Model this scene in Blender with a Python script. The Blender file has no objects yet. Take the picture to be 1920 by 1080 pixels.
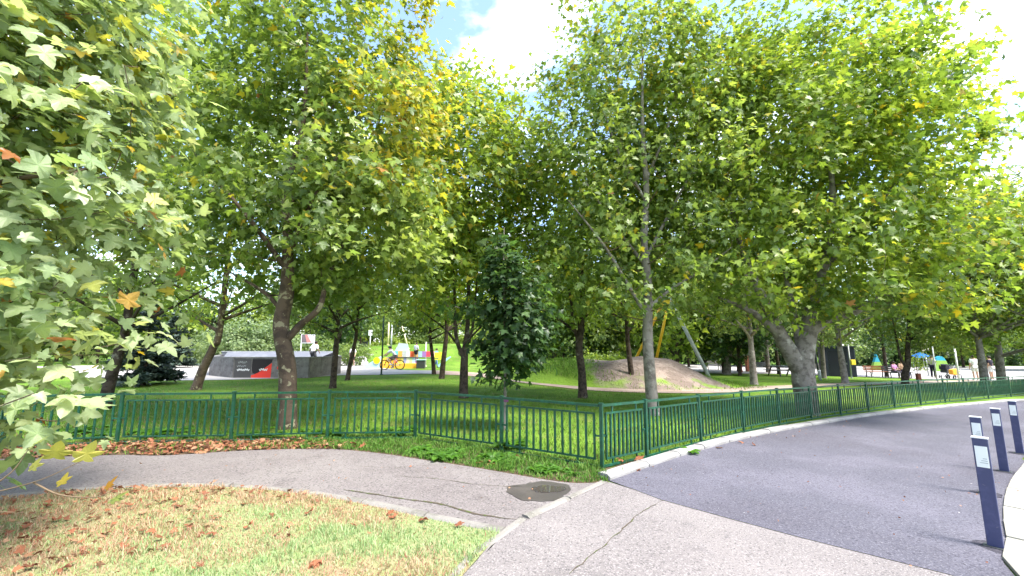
import bpy, math, random
import numpy as np
from mathutils import Vector, Matrix, Euler
from mathutils.geometry import delaunay_2d_cdt

# ------------------------------------------------------------------ camera, world, sun, exposure
S = bpy.context.scene
col = S.collection
CAM_H, PITCH, FPX = 1.6, math.radians(8.2), 800.0
cd = bpy.data.cameras.new('camera'); cam = bpy.data.objects.new('camera', cd); col.objects.link(cam)
cam.location = (0, 0, CAM_H); cam.rotation_euler = (math.pi/2 + PITCH, 0, 0)
cd.sensor_width = 36; cd.lens = FPX/1920*36; cd.clip_start = 0.05; cd.clip_end = 2000
S.camera = cam

SUN_EL, SUN_AZ = math.radians(60), math.atan2(0.85, -0.52)
w = bpy.data.worlds.new('World'); S.world = w; w.use_nodes = True
nt = w.node_tree; nt.nodes.clear()
def N(nt, t, **kw):
    n = nt.nodes.new(t)
    for k, v in kw.items(): setattr(n, k, v)
    return n
out = N(nt, 'ShaderNodeOutputWorld'); bg = N(nt, 'ShaderNodeBackground'); bg.inputs[1].default_value = 0.15
sky = N(nt, 'ShaderNodeTexSky', sky_type='NISHITA', sun_disc=False, sun_elevation=SUN_EL, sun_rotation=SUN_AZ)
tc = N(nt, 'ShaderNodeTexCoord'); sx = N(nt, 'ShaderNodeSeparateXYZ')
nt.links.new(tc.outputs['Generated'], sx.inputs[0])
mz = N(nt, 'ShaderNodeMath', operation='MAXIMUM'); mz.inputs[1].default_value = 0.08
nt.links.new(sx.outputs[2], mz.inputs[0])
cx = N(nt, 'ShaderNodeMath', operation='DIVIDE'); cy = N(nt, 'ShaderNodeMath', operation='DIVIDE')
nt.links.new(sx.outputs[0], cx.inputs[0]); nt.links.new(mz.outputs[0], cx.inputs[1])
nt.links.new(sx.outputs[1], cy.inputs[0]); nt.links.new(mz.outputs[0], cy.inputs[1])
cc = N(nt, 'ShaderNodeCombineXYZ'); nt.links.new(cx.outputs[0], cc.inputs[0]); nt.links.new(cy.outputs[0], cc.inputs[1])
cn = N(nt, 'ShaderNodeTexNoise'); cn.inputs['Scale'].default_value = 1.3; cn.inputs['Detail'].default_value = 9
cn.inputs['Roughness'].default_value = 0.55
nt.links.new(cc.outputs[0], cn.inputs['Vector'])
cr = N(nt, 'ShaderNodeValToRGB'); cr.color_ramp.elements[0].position = 0.49; cr.color_ramp.elements[1].position = 0.70
nt.links.new(cn.outputs['Fac'], cr.inputs[0])
cm = N(nt, 'ShaderNodeMixRGB'); cm.inputs[2].default_value = (8.6, 8.8, 9.2, 1)
nt.links.new(cr.outputs[0], cm.inputs[0]); nt.links.new(sky.outputs[0], cm.inputs[1])
nt.links.new(cm.outputs[0], bg.inputs[0]); nt.links.new(bg.outputs[0], out.inputs[0])

sd = bpy.data.lights.new('sun', 'SUN'); sd.energy = 3.4; sd.angle = math.radians(17); sd.color = (1, 0.95, 0.87)
sun = bpy.data.objects.new('sun', sd); col.objects.link(sun)
tosun = Vector((math.sin(SUN_AZ)*math.cos(SUN_EL), math.cos(SUN_AZ)*math.cos(SUN_EL), math.sin(SUN_EL)))
sun.rotation_euler = tosun.to_track_quat('Z', 'Y').to_euler(); sun.location = (6, -6, 30)

S.view_settings.view_transform = 'Standard'; S.view_settings.look = 'None'
S.view_settings.exposure = 1.9; S.view_settings.gamma = 1
S.render.engine = 'CYCLES'
S.cycles.use_denoising = True
S.cycles.max_bounces = 8; S.cycles.diffuse_bounces = 5; S.cycles.transmission_bounces = 6; S.cycles.glossy_bounces = 2
S.cycles.use_adaptive_sampling = True; S.cycles.adaptive_threshold = 0.02

# ------------------------------------------------------------------ terrain and pixel helper
GX = [-200, 1.5, 4.8, 8, 13, 21, 35, 100, 300]; GZ = [0, 0, -.13, -.24, -.29, -.42, -.65, -.8, -.8]
def sst(a, b, x):
    t = np.clip((np.asarray(x, float)-a)/(b-a), 0, 1); return t*t*(3-2*t)
def g(x, y):
    x = np.asarray(x, float); y = np.asarray(y, float)
    z = np.interp(x, GX, GZ)
    z = z + 0.18*sst(17, 30, y)*(1-sst(-3, 6, x))
    q = np.clip(1-((x+6)/24)**2-((y-54)/15)**2, 0, 1); z = z + 2.1*q*q*(3-2*q)       # grassy rise beyond the playground
    return z
def gz(x, y): return float(g(x, y))
def ray(u, v):
    x = (u-960)/FPX; y = (540-v)/FPX; c, s = math.cos(PITCH), math.sin(PITCH)
    return x, c - y*s, s + y*c
def P(u, v):                      # where a line of sight meets the ground
    dx, dy, dz = ray(u, v); z = 0.0
    for _ in range(25):
        t = (z-CAM_H)/dz; z = gz(dx*t, dy*t)
    return (dx*t, dy*t)
def PL(pts): return [P(*p) for p in pts]

# ------------------------------------------------------------------ mesh helpers
def link(o, parent=None):
    col.objects.link(o)
    if parent is not None: o.parent = parent
    return o
def tag(o, label=None, cat=None, group=None, kind=None):
    if label: o['label'] = label
    if cat: o['category'] = cat
    if group: o['group'] = group
    if kind: o['kind'] = kind
    return o
def empty(name, loc=(0, 0, 0), rz=0.0, label=None, cat=None, group=None):
    o = bpy.data.objects.new(name, None); o.empty_display_size = .2; link(o)
    o.location = loc; o.rotation_euler = (0, 0, rz); return tag(o, label, cat, group)
def big_mesh(name, v, f, mat, parent=None, tint=None, smooth=False):
    v = np.ascontiguousarray(v, np.float32); f = np.ascontiguousarray(f, np.int32); k = f.shape[1]
    me = bpy.data.meshes.new(name); me.vertices.add(len(v)); me.vertices.foreach_set('co', v.ravel())
    me.loops.add(f.size); me.loops.foreach_set('vertex_index', f.ravel())
    me.polygons.add(len(f)); me.polygons.foreach_set('loop_start', np.arange(0, f.size, k, dtype=np.int32))
    if smooth: me.polygons.foreach_set('use_smooth', np.ones(len(f), bool))
    me.update(calc_edges=True)
    if tint is not None:
        a = me.attributes.new('tint', 'FLOAT_COLOR', 'POINT')
        t = np.ones((len(v), 4), np.float32); t[:, :3] = tint; a.data.foreach_set('color', t.ravel())
    me.materials.append(mat)
    o = bpy.data.objects.new(name, me); link(o, parent); return o
class MB:
    def __init__(s): s.v = []; s.f = []
    def add(s, v, f):
        b = len(s.v); s.v += [tuple(p) for p in v]; s.f += [tuple(i+b for i in q) for q in f]; return s
    def box(s, c, d, rz=0.0, m=None):
        x, y, z = d[0]/2, d[1]/2, d[2]/2
        v = [(-x,-y,-z),(x,-y,-z),(x,y,-z),(-x,y,-z),(-x,-y,z),(x,-y,z),(x,y,z),(-x,y,z)]
        R = m or Matrix.Rotation(rz, 3, 'Z')
        return s.add([R @ Vector(p) + Vector(c) for p in v], [(3,2,1,0),(4,5,6,7),(0,1,5,4),(1,2,6,5),(2,3,7,6),(3,0,4,7)])
    def bar(s, a, b, wdt, h=None):
        a, b = Vector(a), Vector(b); d = b-a
        return s.box((a+b)/2, (wdt, h or wdt, d.length), m=d.to_track_quat('Z', 'Y').to_matrix())
    def tube(s, pts, rad, n=8, caps=True):
        v, f = tube_np(np.array(pts, float), np.array(rad if np.ndim(rad) else [rad]*len(pts), float), n)
        f = [tuple(q) for q in f]
        if caps:
            f.append(tuple(range(n))[::-1]); m = (len(pts)-1)*n; f.append(tuple(range(m, m+n)))
        return s.add(v, f)
    def ring(s, c, R, r, axis='y', n=28, k=6):
        v = []; f = []
        for i in range(n):
            a = 2*math.pi*i/n
            for j in range(k):
                b = 2*math.pi*j/k; q = R + r*math.cos(b); h = r*math.sin(b)
                p = (q*math.cos(a), h, q*math.sin(a)) if axis == 'y' else ((q*math.cos(a), q*math.sin(a), h) if axis == 'z' else (h, q*math.cos(a), q*math.sin(a)))
                v.append((p[0]+c[0], p[1]+c[1], p[2]+c[2]))
        for i in range(n):
            for j in range(k): f.append((i*k+j, ((i+1)%n)*k+j, ((i+1)%n)*k+(j+1)%k, i*k+(j+1)%k))
        return s.add(v, f)
    def prism(s, poly, a, b, axis='z'):      # polygon extruded between a and b
        n = len(poly)
        q = lambda p, h: (p[0], p[1], h) if axis == 'z' else ((p[0], h, p[1]) if axis == 'y' else (h, p[0], p[1]))
        v = [q(p, a) for p in poly] + [q(p, b) for p in poly]
        f = [tuple(range(n))[::-1], tuple(range(n, 2*n))] + [(i, (i+1) % n, n+(i+1) % n, n+i) for i in range(n)]
        return s.add(v, f)
    def ball(s, c, r, n=10, m=7):
        r = r if isinstance(r, (tuple, list)) else (r, r, r); v = []; f = []
        for i in range(m+1):
            t = math.pi*i/m
            for j in range(n):
                a = 2*math.pi*j/n; v.append((c[0]+r[0]*math.sin(t)*math.cos(a), c[1]+r[1]*math.sin(t)*math.sin(a), c[2]+r[2]*math.cos(t)))
        for i in range(m):
            for j in range(n): f.append((i*n+j, (i+1)*n+j, (i+1)*n+(j+1) % n, i*n+(j+1) % n))
        return s.add(v, f)
    def mesh(s, name, mat, smooth=False):
        me = bpy.data.meshes.new(name); me.from_pydata(s.v, [], s.f); me.materials.append(mat)
        if smooth: me.polygons.foreach_set('use_smooth', np.ones(len(me.polygons), bool))
        me.update(); return me
    def build(s, name, mat, parent=None, smooth=False, bevel=0):
        o = bpy.data.objects.new(name, s.mesh(name, mat, smooth)); link(o, parent)
        if bevel:
            b = o.modifiers.new('bevel', 'BEVEL'); b.width = bevel; b.segments = 2; b.limit_method = 'ANGLE'
        return o
def tube_np(p, r, n=6):
    k = len(p); d = np.gradient(p, axis=0); d /= np.linalg.norm(d, axis=1, keepdims=True)+1e-9
    up = np.array([0.31, 0.95, 0.05]) if abs(d[:, 2]).mean() > .6 else np.array([0.02, 0.05, 1.0])
    a = np.cross(d, up); a /= np.linalg.norm(a, axis=1, keepdims=True)+1e-9; b = np.cross(d, a)
    t = np.arange(n)*2*math.pi/n
    v = p[:, None, :] + r[:, None, None]*(np.cos(t)[None, :, None]*a[:, None, :] + np.sin(t)[None, :, None]*b[:, None, :])
    i, j = np.meshgrid(np.arange(k-1), np.arange(n), indexing='ij'); j2 = (j+1) % n
    f = np.stack([i*n+j, i*n+j2, (i+1)*n+j2, (i+1)*n+j], -1).reshape(-1, 4)
    return v.reshape(-1, 3), f
def inpoly(pts, poly):
    x, y = pts[:, 0], pts[:, 1]; c = np.zeros(len(pts), bool); n = len(poly)
    for i in range(n):
        (x1, y1), (x2, y2) = poly[i], poly[(i+1) % n]
        if y1 == y2: continue
        m = ((y1 > y) != (y2 > y)) & (x < (x2-x1)*(y-y1)/(y2-y1)+x1); c ^= m
    return c
def densify(poly, d, closed=True):
    o = []; n = len(poly)
    for i in range(n if closed else n-1):
        a, b = np.array(poly[i]), np.array(poly[(i+1) % n]); k = max(1, int(np.linalg.norm(b-a)/d))
        for j in range(k): o.append(tuple(a+(b-a)*j/k))
    if not closed: o.append(tuple(poly[-1]))
    return o
def smooth_line(pts, k=6):            # Catmull-Rom
    p = [np.array(q, float) for q in pts]; p = [2*p[0]-p[1]]+p+[2*p[-1]-p[-2]]; o = []
    for i in range(1, len(p)-2):
        for j in range(k):
            t = j/k; a, b, c, d = p[i-1], p[i], p[i+1], p[i+2]
            o.append(tuple(.5*((2*b)+(-a+c)*t+(2*a-5*b+4*c-d)*t*t+(-a+3*b-3*c+d)*t**3)))
    o.append(tuple(p[-2])); return o
def sheet(name, poly, dz, mat, sp=.5, hfun=None, parent=None, kind='structure', skirt=False):
    hfun = hfun or g
    poly = densify(poly, sp); pa = np.array(poly); lo, hi = pa.min(0), pa.max(0)
    gx = np.arange(lo[0]+sp/2, hi[0], sp); gy = np.arange(lo[1]+sp/2, hi[1], sp)
    q = np.stack(np.meshgrid(gx, gy), -1).reshape(-1, 2)
    q = q[inpoly(q, poly)] if len(q) else q
    vs = [Vector(p) for p in poly] + [Vector(p) for p in q]; n = len(poly)
    r = delaunay_2d_cdt(vs, [(i, (i+1) % n) for i in range(n)], [], 1, 1e-4)
    v2 = np.array([tuple(p) for p in r[0]]); z = hfun(v2[:, 0], v2[:, 1])+dz
    f = np.array([t if len(t) == 3 else t[:3] for t in r[2]], np.int32)
    a, b, c = v2[f[:, 0]], v2[f[:, 1]], v2[f[:, 2]]
    cr_ = (b[:, 0]-a[:, 0])*(c[:, 1]-a[:, 1])-(b[:, 1]-a[:, 1])*(c[:, 0]-a[:, 0])
    f[cr_ < 0] = f[cr_ < 0][:, ::-1]
    o = big_mesh(name, np.column_stack([v2, z]), f, mat, parent, smooth=True)
    if kind: o['kind'] = kind
    return o

# ------------------------------------------------------------------ materials
MATS = {}
def mat(name, base, rough=.7, spec=.3, metal=0.0, noise=None, bump=None, coord='Object'):
    """noise: list of (scale, colour2, lo, hi[, detail]) mixed over the base; bump: (scale, strength, distance)"""
    if name in MATS: return MATS[name]
    m = bpy.data.materials.new(name); m.use_nodes = True; t = m.node_tree; b = t.nodes['Principled BSDF']
    b.inputs['Roughness'].default_value = rough; b.inputs['Specular IOR Level'].default_value = spec; b.inputs['Metallic'].default_value = metal
    b.inputs['Base Color'].default_value = (*base, 1)
    tc = N(t, 'ShaderNodeTexCoord'); last = None
    for q in noise or []:
        n = N(t, 'ShaderNodeTexNoise'); n.inputs['Scale'].default_value = q[0]; n.inputs['Detail'].default_value = q[4] if len(q) > 4 else 6
        n.inputs['Roughness'].default_value = .6
        t.links.new(tc.outputs[coord], n.inputs['Vector'])
        r = N(t, 'ShaderNodeMapRange'); r.inputs[1].default_value = q[2]; r.inputs[2].default_value = q[3]; r.interpolation_type = 'SMOOTHSTEP'
        t.links.new(n.outputs['Fac'], r.inputs[0])
        x = N(t, 'ShaderNodeMixRGB'); x.inputs[2].default_value = (*q[1], 1)
        if last: t.links.new(last, x.inputs[1])
        else: x.inputs[1].default_value = (*base, 1)
        t.links.new(r.outputs[0], x.inputs[0]); last = x.outputs[0]
    if last: t.links.new(last, b.inputs['Base Color'])
    if bump:
        n = N(t, 'ShaderNodeTexNoise'); n.inputs['Scale'].default_value = bump[0]; n.inputs['Detail'].default_value = 8
        t.links.new(tc.outputs[coord], n.inputs['Vector'])
        k = N(t, 'ShaderNodeBump'); k.inputs['Strength'].default_value = bump[1]; k.inputs['Distance'].default_value = bump[2]
        t.links.new(n.outputs['Fac'], k.inputs['Height']); t.links.new(k.outputs[0], b.inputs['Normal'])
    MATS[name] = m; return m
def leaf_mat(name, transl=.54, rough=.42, spec=.45, warm=(1.25, 1.25, .7)):
    m = bpy.data.materials.new(name); m.use_nodes = True; t = m.node_tree; b = t.nodes['Principled BSDF']; o = t.nodes['Material Output']
    a = N(t, 'ShaderNodeAttribute', attribute_name='tint'); b.inputs['Roughness'].default_value = rough; b.inputs['Specular IOR Level'].default_value = spec
    t.links.new(a.outputs['Color'], b.inputs['Base Color'])
    x = N(t, 'ShaderNodeMixRGB', blend_type='MULTIPLY'); x.inputs[0].default_value = 1; x.inputs[2].default_value = (*warm, 1)
    t.links.new(a.outputs['Color'], x.inputs[1])
    tc = N(t, 'ShaderNodeTexCoord'); nz = N(t, 'ShaderNodeTexNoise'); nz.inputs['Scale'].default_value = 22; nz.inputs['Detail'].default_value = 5; t.links.new(tc.outputs['Object'], nz.inputs['Vector'])
    mr = N(t, 'ShaderNodeMapRange'); mr.inputs[1].default_value = .35; mr.inputs[2].default_value = .7; mr.inputs[3].default_value = 1.12; mr.inputs[4].default_value = .78; t.links.new(nz.outputs['Fac'], mr.inputs[0])
    vx = N(t, 'ShaderNodeVectorMath', operation='SCALE'); t.links.new(a.outputs['Color'], vx.inputs[0]); t.links.new(mr.outputs[0], vx.inputs['Scale']); t.links.new(vx.outputs[0], b.inputs['Base Color'])
    tr = N(t, 'ShaderNodeBsdfTranslucent'); t.links.new(x.outputs[0], tr.inputs[0])
    mx = N(t, 'ShaderNodeMixShader'); mx.inputs[0].default_value = transl
    t.links.new(b.outputs[0], mx.inputs[1]); t.links.new(tr.outputs[0], mx.inputs[2]); t.links.new(mx.outputs[0], o.inputs[0])
    return m
M_LEAF = leaf_mat('plane_leaf'); M_GRASS = leaf_mat('grass_blade', .3, .6, .2, (1.1, 1.2, .7)); M_DRY = leaf_mat('dry_leaf', .15, .7, .2, (1, 1, 1))
M_SPRUCE = leaf_mat('needle_spray', .1, .6, .3, (1, 1, 1))
M_BARK = mat('plane_bark', (.12, .085, .062), .9, .15, noise=[(4, (.07, .05, .038), .45, .6), (5.5, (.27, .24, .155), .575, .62, 3)], bump=(25, .6, .02))
M_BARKG = mat('grey_bark', (.22, .19, .165), .9, .15, noise=[(5, (.12, .10, .085), .45, .62), (3, (.34, .31, .27), .58, .68, 3)], bump=(25, .5, .02))
M_BARKD = mat('dark_bark', (.075, .055, .043), .9, .15, noise=[(7, (.035, .026, .02), .45, .6), (4, (.16, .14, .11), .6, .7, 3)], bump=(30, .6, .02))
M_TWIG = mat('twig', (.15, .105, .065), .8, .2)
M_LAWN = mat('lawn_turf', (.085, .165, .018), .9, .1, noise=[(.35, (.15, .26, .03), .42, .62), (1.4, (.13, .16, .04), .5, .68), (14, (.05, .10, .012), .5, .7)], bump=(60, .8, .04))
M_SOILGRASS = mat('dry_lawn', (.22, .23, .11), .95, .1, noise=[(1.1, (.27, .19, .12), .47, .62), (3.5, (.19, .23, .09), .45, .66), (30, (.12, .12, .06), .52, .7)], bump=(90, .6, .02))
M_SOIL = mat('verge_soil', (.085, .06, .04), .95, .1, noise=[(6, (.15, .10, .06), .45, .65), (40, (.04, .03, .02), .5, .7)], bump=(50, .9, .03))
M_DIRT = mat('bare_earth', (0.182, 0.126, 0.101), .95, .1, noise=[(1.2, (0.245, 0.175, 0.140), .45, .6), (8, (0.119, 0.081, 0.063), .52, .7)], bump=(12, .9, .08))
M_ASPH = mat('fresh_asphalt', (0.082, 0.080, 0.101), .82, .25, noise=[(.8, (0.112, 0.107, 0.134), .42, .64), (.25, (0.069, 0.065, 0.082), .45, .62), (60, (0.151, 0.144, 0.169), .52, .66, 3), (48, (0.039, 0.037, 0.050), .52, .66, 3), (22, (0.431, 0.418, 0.410), .755, .775, 2)], bump=(150, .5, .012))
M_PALE = mat('worn_asphalt', (0.155, 0.139, 0.137), .85, .2, noise=[(.7, (0.180, 0.162, 0.158), .42, .62), (1.7, (0.119, 0.108, 0.108), .56, .72), (.45, (0.133, 0.119, 0.115), .55, .66), (75, (0.259, 0.238, 0.230), .54, .64, 2), (60, (0.083, 0.076, 0.076), .56, .66, 2)], bump=(70, .5, .014))
M_PATH = mat('path_asphalt', (0.144, 0.126, 0.123), .85, .2, noise=[(.6, (0.173, 0.155, 0.149), .42, .62), (1.9, (0.110, 0.095, 0.092), .55, .72), (58, (0.220, 0.200, 0.194), .52, .66, 3), (46, (0.068, 0.061, 0.061), .52, .66, 3)], bump=(140, .5, .012))
M_PINK = mat('park_path', (0.280, 0.210, 0.175), .9, .15, noise=[(.8, (0.336, 0.266, 0.231), .42, .62), (20, (0.231, 0.175, 0.147), .5, .7)], bump=(80, .4, .01))
M_PLAZA = mat('plaza_paving', (0.303, 0.284, 0.274), .8, .2, noise=[(.4, (0.342, 0.328, 0.318), .42, .62), (9, (0.264, 0.245, 0.235), .52, .7)])
M_KERB = mat('kerb_stone', (0.264, 0.255, 0.245), .85, .2, noise=[(5, (0.198, 0.189, 0.180), .45, .65), (60, (0.312, 0.303, 0.293), .55, .7)], bump=(60, .5, .01))
M_KERB2 = mat('edging_stone', (0.200, 0.187, 0.170), .9, .15, noise=[(6, (0.140, 0.132, 0.115), .45, .65), (50, (0.246, 0.234, 0.212), .55, .7)], bump=(60, .6, .01))
M_PAVE = mat('pale_slab', (0.278, 0.265, 0.232), .85, .2, noise=[(3, (0.232, 0.219, 0.185), .45, .65), (40, (0.312, 0.299, 0.269), .55, .7)], bump=(60, .4, .01))
M_CRACK = mat('crack_fill', (.075, .06, .045), .95, .1, noise=[(20, (.06, .085, .02), .5, .6)])
M_WET = mat('wet_asphalt', (.062, .054, .050), .30, .5, noise=[(3, (.085, .073, .066), .45, .65), (60, (.035, .03, .028), .55, .7, 2)], bump=(120, .15, .006))
M_WATER = mat('puddle_water', (.05, .043, .037), .03, .6)
M_GREEN = mat('green_paint', (0.005, 0.049, 0.024), .42, .5, noise=[(9, (0.007, 0.086, 0.048), .45, .65), (30, (0.061, 0.042, 0.031), .72, .76)])
M_BOLL = mat('bollard_paint', (0.038, 0.043, 0.106), .45, .4, noise=[(12, (0.053, 0.057, 0.128), .45, .65), (30, (0.111, 0.111, 0.145), .66, .72)])
M_BOLL0 = mat('bollard_old', (0.056, 0.060, 0.105), .45, .4, noise=[(12, (0.075, 0.079, 0.128), .45, .65)])
M_WHITE = mat('white_reflector', (0.663, 0.680, 0.671), .4, .5, noise=[(14, (0.578, 0.595, 0.595), .5, .7)])
M_WP = mat('white_paint', (.72, .72, .72), .5, .4); M_GREY = mat('grey_steel', (.36, .38, .38), .5, .4, noise=[(6, (.28, .30, .30), .45, .65)])
M_DG = mat('dark_steel', (.035, .04, .042), .5, .4); M_NAVY = mat('navy_panel', (.012, .014, .035), .5, .4, noise=[(3, (.02, .022, .05), .45, .65)])
M_YEL = mat('yellow_paint', (.72, .42, .02), .45, .4); M_CONC = mat('concrete_panel', (0.170, 0.153, 0.145), .9, .15, noise=[(2.5, (0.230, 0.212, 0.200), .42, .62), (9, (0.119, 0.106, 0.102), .5, .7)], bump=(30, .3, .01))
M_BOWL = mat('bowl_lining', (0.120, 0.125, 0.145), .6, .3, noise=[(2, (0.150, 0.155, 0.175), .45, .65)])
M_RED = mat('red_spray', (.75, .05, .03), .6, .3); M_BLK = mat('black_spray', (.018, .014, .014), .6, .3); M_CHAR = mat('dark_spray', (.075, .072, .072), .7, .2)
M_WOOD = mat('bench_wood', (.20, .12, .06), .7, .3, noise=[(8, (.13, .08, .04), .45, .65)]); M_RUB = mat('rubber', (.012, .012, .012), .8, .2)
M_SKIN = mat('skin', (.45, .27, .19), .6, .3); M_HAIR = mat('hair', (.025, .018, .012), .7, .3)
def cloth(c): return mat('cloth_%02x%02x%02x' % tuple(int(x*255) for x in c), c, .9, .1, noise=[(14, tuple(x*.8 for x in c), .5, .68)])

# ------------------------------------------------------------------ ground
def warp(n, near, far, c):
    t = np.linspace(-1, 1, n); return c + near*t + (far-near)*np.sign(t)*np.abs(t)**5
gx, gy = warp(221, 45, 420, 0), warp(221, 60, 420, 20)
XX, YY = np.meshgrid(gx, gy); n = 221
i, j = np.meshgrid(np.arange(n-1), np.arange(n-1), indexing='ij')
gf = np.stack([i*n+j, i*n+j+1, (i+1)*n+j+1, (i+1)*n+j], -1).reshape(-1, 4)
o = big_mesh('ground', np.column_stack([XX.ravel(), YY.ravel(), g(XX.ravel(), YY.ravel())]), gf, M_LAWN, smooth=True); o['kind'] = 'structure'

# main lines, worked out from the photograph and then laid on the ground
kerb_road = smooth_line(PL([(1143, 903), (1180, 890), (1215, 878), (1300, 850), (1400, 823), (1500, 803), (1600, 786), (1700, 773), (1800, 762), (1900, 753)]), 5)
ex = kerb_road[-1]; kerb_road += [(ex[0]+3, ex[1]+.9), (ex[0]+8, ex[1]+2.0), (ex[0]+16, ex[1]+3)]
seam = PL([(1143, 905), (1190, 920), (1240, 939), (1370, 975), (1500, 1010), (1640, 1045), (1780, 1080)]); seam += [(seam[-1][0]+.7, seam[-1][1]-.75), (seam[-1][0]+1.5, seam[-1][1]-1.9)]
edge_line = PL([(1143, 905), (1100, 925), (1040, 955), (985, 980), (945, 1003), (905, 1040), (870, 1080)]); e0, e1 = edge_line[-2], edge_line[-1]
edge_line += [(e1[0]-.15, e1[1]-.5), (e1[0]-.45, e1[1]-1.5), (e1[0]-.9, e1[1]-4)]
lawn_kerb = smooth_line([(-9.0, 3.3), (-7.0, 4.2)]+PL([(0, 940), (110, 925), (230, 918), (350, 915), (470, 918), (560, 928), (640, 940), (720, 957), (800, 975), (870, 990), (938, 1002)]), 4)
verge = smooth_line([(-12.5, 6.0), (-9.5, 6.6)]+PL([(0, 862), (120, 857), (230, 854), (310, 855), (450, 846), (560, 843), (640, 844), (720, 852), (800, 864), (880, 876), (950, 888), (1020, 900), (1080, 907), (1140, 905)]), 4)
pave_edge = PL([(1893, 1060), (1880, 1000), (1878, 950), (1895, 905), (1920, 872)]); pe = pave_edge[-1]
pave_edge = [(3.75, 2.6), (3.2, 1.2), (3.0, -4)][::-1] + pave_edge + [(pe[0]+3, pe[1]+2.2), (pe[0]+9, pe[1]+5.0), (pe[0]+22, pe[1]+7.5)]
pave_edge = smooth_line([(2.1, -4), (2.2, -.6), (2.55, 1.3)]+PL([(1905, 1085), (1889, 1020), (1881, 960), (1893, 908), (1922, 870)])+[(9.4, 8.0), (14.8, 10.4), (27, 13.5)], 5)

sheet('road', kerb_road + [(pave_edge[-1][0]+1, pave_edge[-1][1])] + pave_edge[::-1][:-9] + seam[::-1][:-1], .012, M_ASPH, .5)
sheet('pale_road', edge_line[::-1] + seam[1:] + [(3.4, -2)], .008, M_PALE, .4)
sheet('footpath', lawn_kerb + [(edge_line[5][0]+.02, edge_line[5][1])] + edge_line[:5][::-1] + verge[::-1][1:], .008, M_PATH, .4)
lawn_poly = lawn_kerb + edge_line[5:] + [(-9, -4)]
sheet('front_lawn', lawn_poly, .016, M_SOILGRASS, .3)
fence_left = [(-12.2, 7.3), (-10.3, 7.55)] + PL([(2, 843), (218, 833), (432, 830), (613, 825), (778, 824), (940, 849), (1129, 880)])
fence_right = PL([(1129, 880), (1213, 860), (1315, 832), (1395, 812), (1462, 798), (1522, 787), (1577, 779), (1629, 772), (1678, 765), (1727, 760), (1773, 755), (1812, 752), (1854, 748), (1896, 744)])
d_ = np.array(fence_right[-1])-np.array(fence_right[-2]); fence_right += [tuple(np.array(fence_right[-1])+d_*.98), tuple(np.array(fence_right[-1])+d_*2.0)]
inner = [(x-.05, y+.35) for x, y in fence_left]
sheet('verge', [(x, y) for x, y in verge] + [(1.35, 6.15)] + inner[::-1], .006, M_SOIL, .3)
kin = [(x-.30*.5, y+.32) for x, y in kerb_road]
sheet('kerb_bed', kerb_road + kin[::-1], .005, M_SOIL, .4)
plaza = PL([(215, 720), (300, 714), (420, 713), (560, 709), (640, 704), (720, 703), (790, 701), (830, 702)]) + PL([(830, 695), (790, 695), (750, 694), (715, 690), (680, 684)]) + [(-14, 44), (-34, 44), (-40, 36)]
sheet('plaza', plaza, .02, M_PLAZA, 1.0)
pth = smooth_line(PL([(815, 702), (900, 707), (1000, 721), (1100, 732), (1200, 737), (1320, 738), (1450, 733), (1540, 727), (1640, 722), (1780, 718), (1910, 717)]), 3)
pth2 = smooth_line(PL([(815, 695), (900, 700), (1000, 713), (1100, 723), (1200, 728), (1320, 728), (1450, 724), (1540, 720), (1640, 717), (1780, 714), (1910, 713)]), 3)
sheet('park_path', pth + pth2[::-1], .024, M_PINK, .6)
rp = PL([(1345, 701), (1440, 701), (1540, 704), (1640, 708), (1760, 712), (1910, 714)]) + [(60, 33), (75, 60), (16, 62), (15, 45)]
sheet('play_yard', rp, .028, M_PLAZA, 1.5)

# mound of bare earth with a grassy end
def mound_h(x, y):
    x = np.asarray(x, float); y = np.asarray(y, float)
    q = np.clip(1-((x-5.0)/5.6)**2-((y-24.0)/5.0)**2, 0, 1)
    q2 = np.clip(1-((x-9.2)/3.9)**2-((y-24.2)/4.6)**2, 0, 1)
    bump = .06*np.sin(x*1.9+.6*y)*np.sin(y*2.3-.5*x)+.03*np.sin(5*x+2*y)
    z = 1.42*np.clip(q*1.25-.03, 0, 1)**1.05/(1.22**1.05)*1.0 + .6*q2*q2
    return g(x, y) + z + bump*np.clip(z, 0, 1) - .06
a_ = np.linspace(0, 2*math.pi, 60, endpoint=False)
mo = sheet('mound', [(6.6+8.9*math.cos(t), 24.1+6.3*math.sin(t)) for t in a_], 0, None or mat('mound_earth', (.185, .145, .125), .95, .1, noise=[(1.2, (.27, .215, .185), .45, .6), (6, (.115, .088, .072), .52, .7)], bump=(10, 1, .1)), .3, hfun=mound_h)
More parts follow.
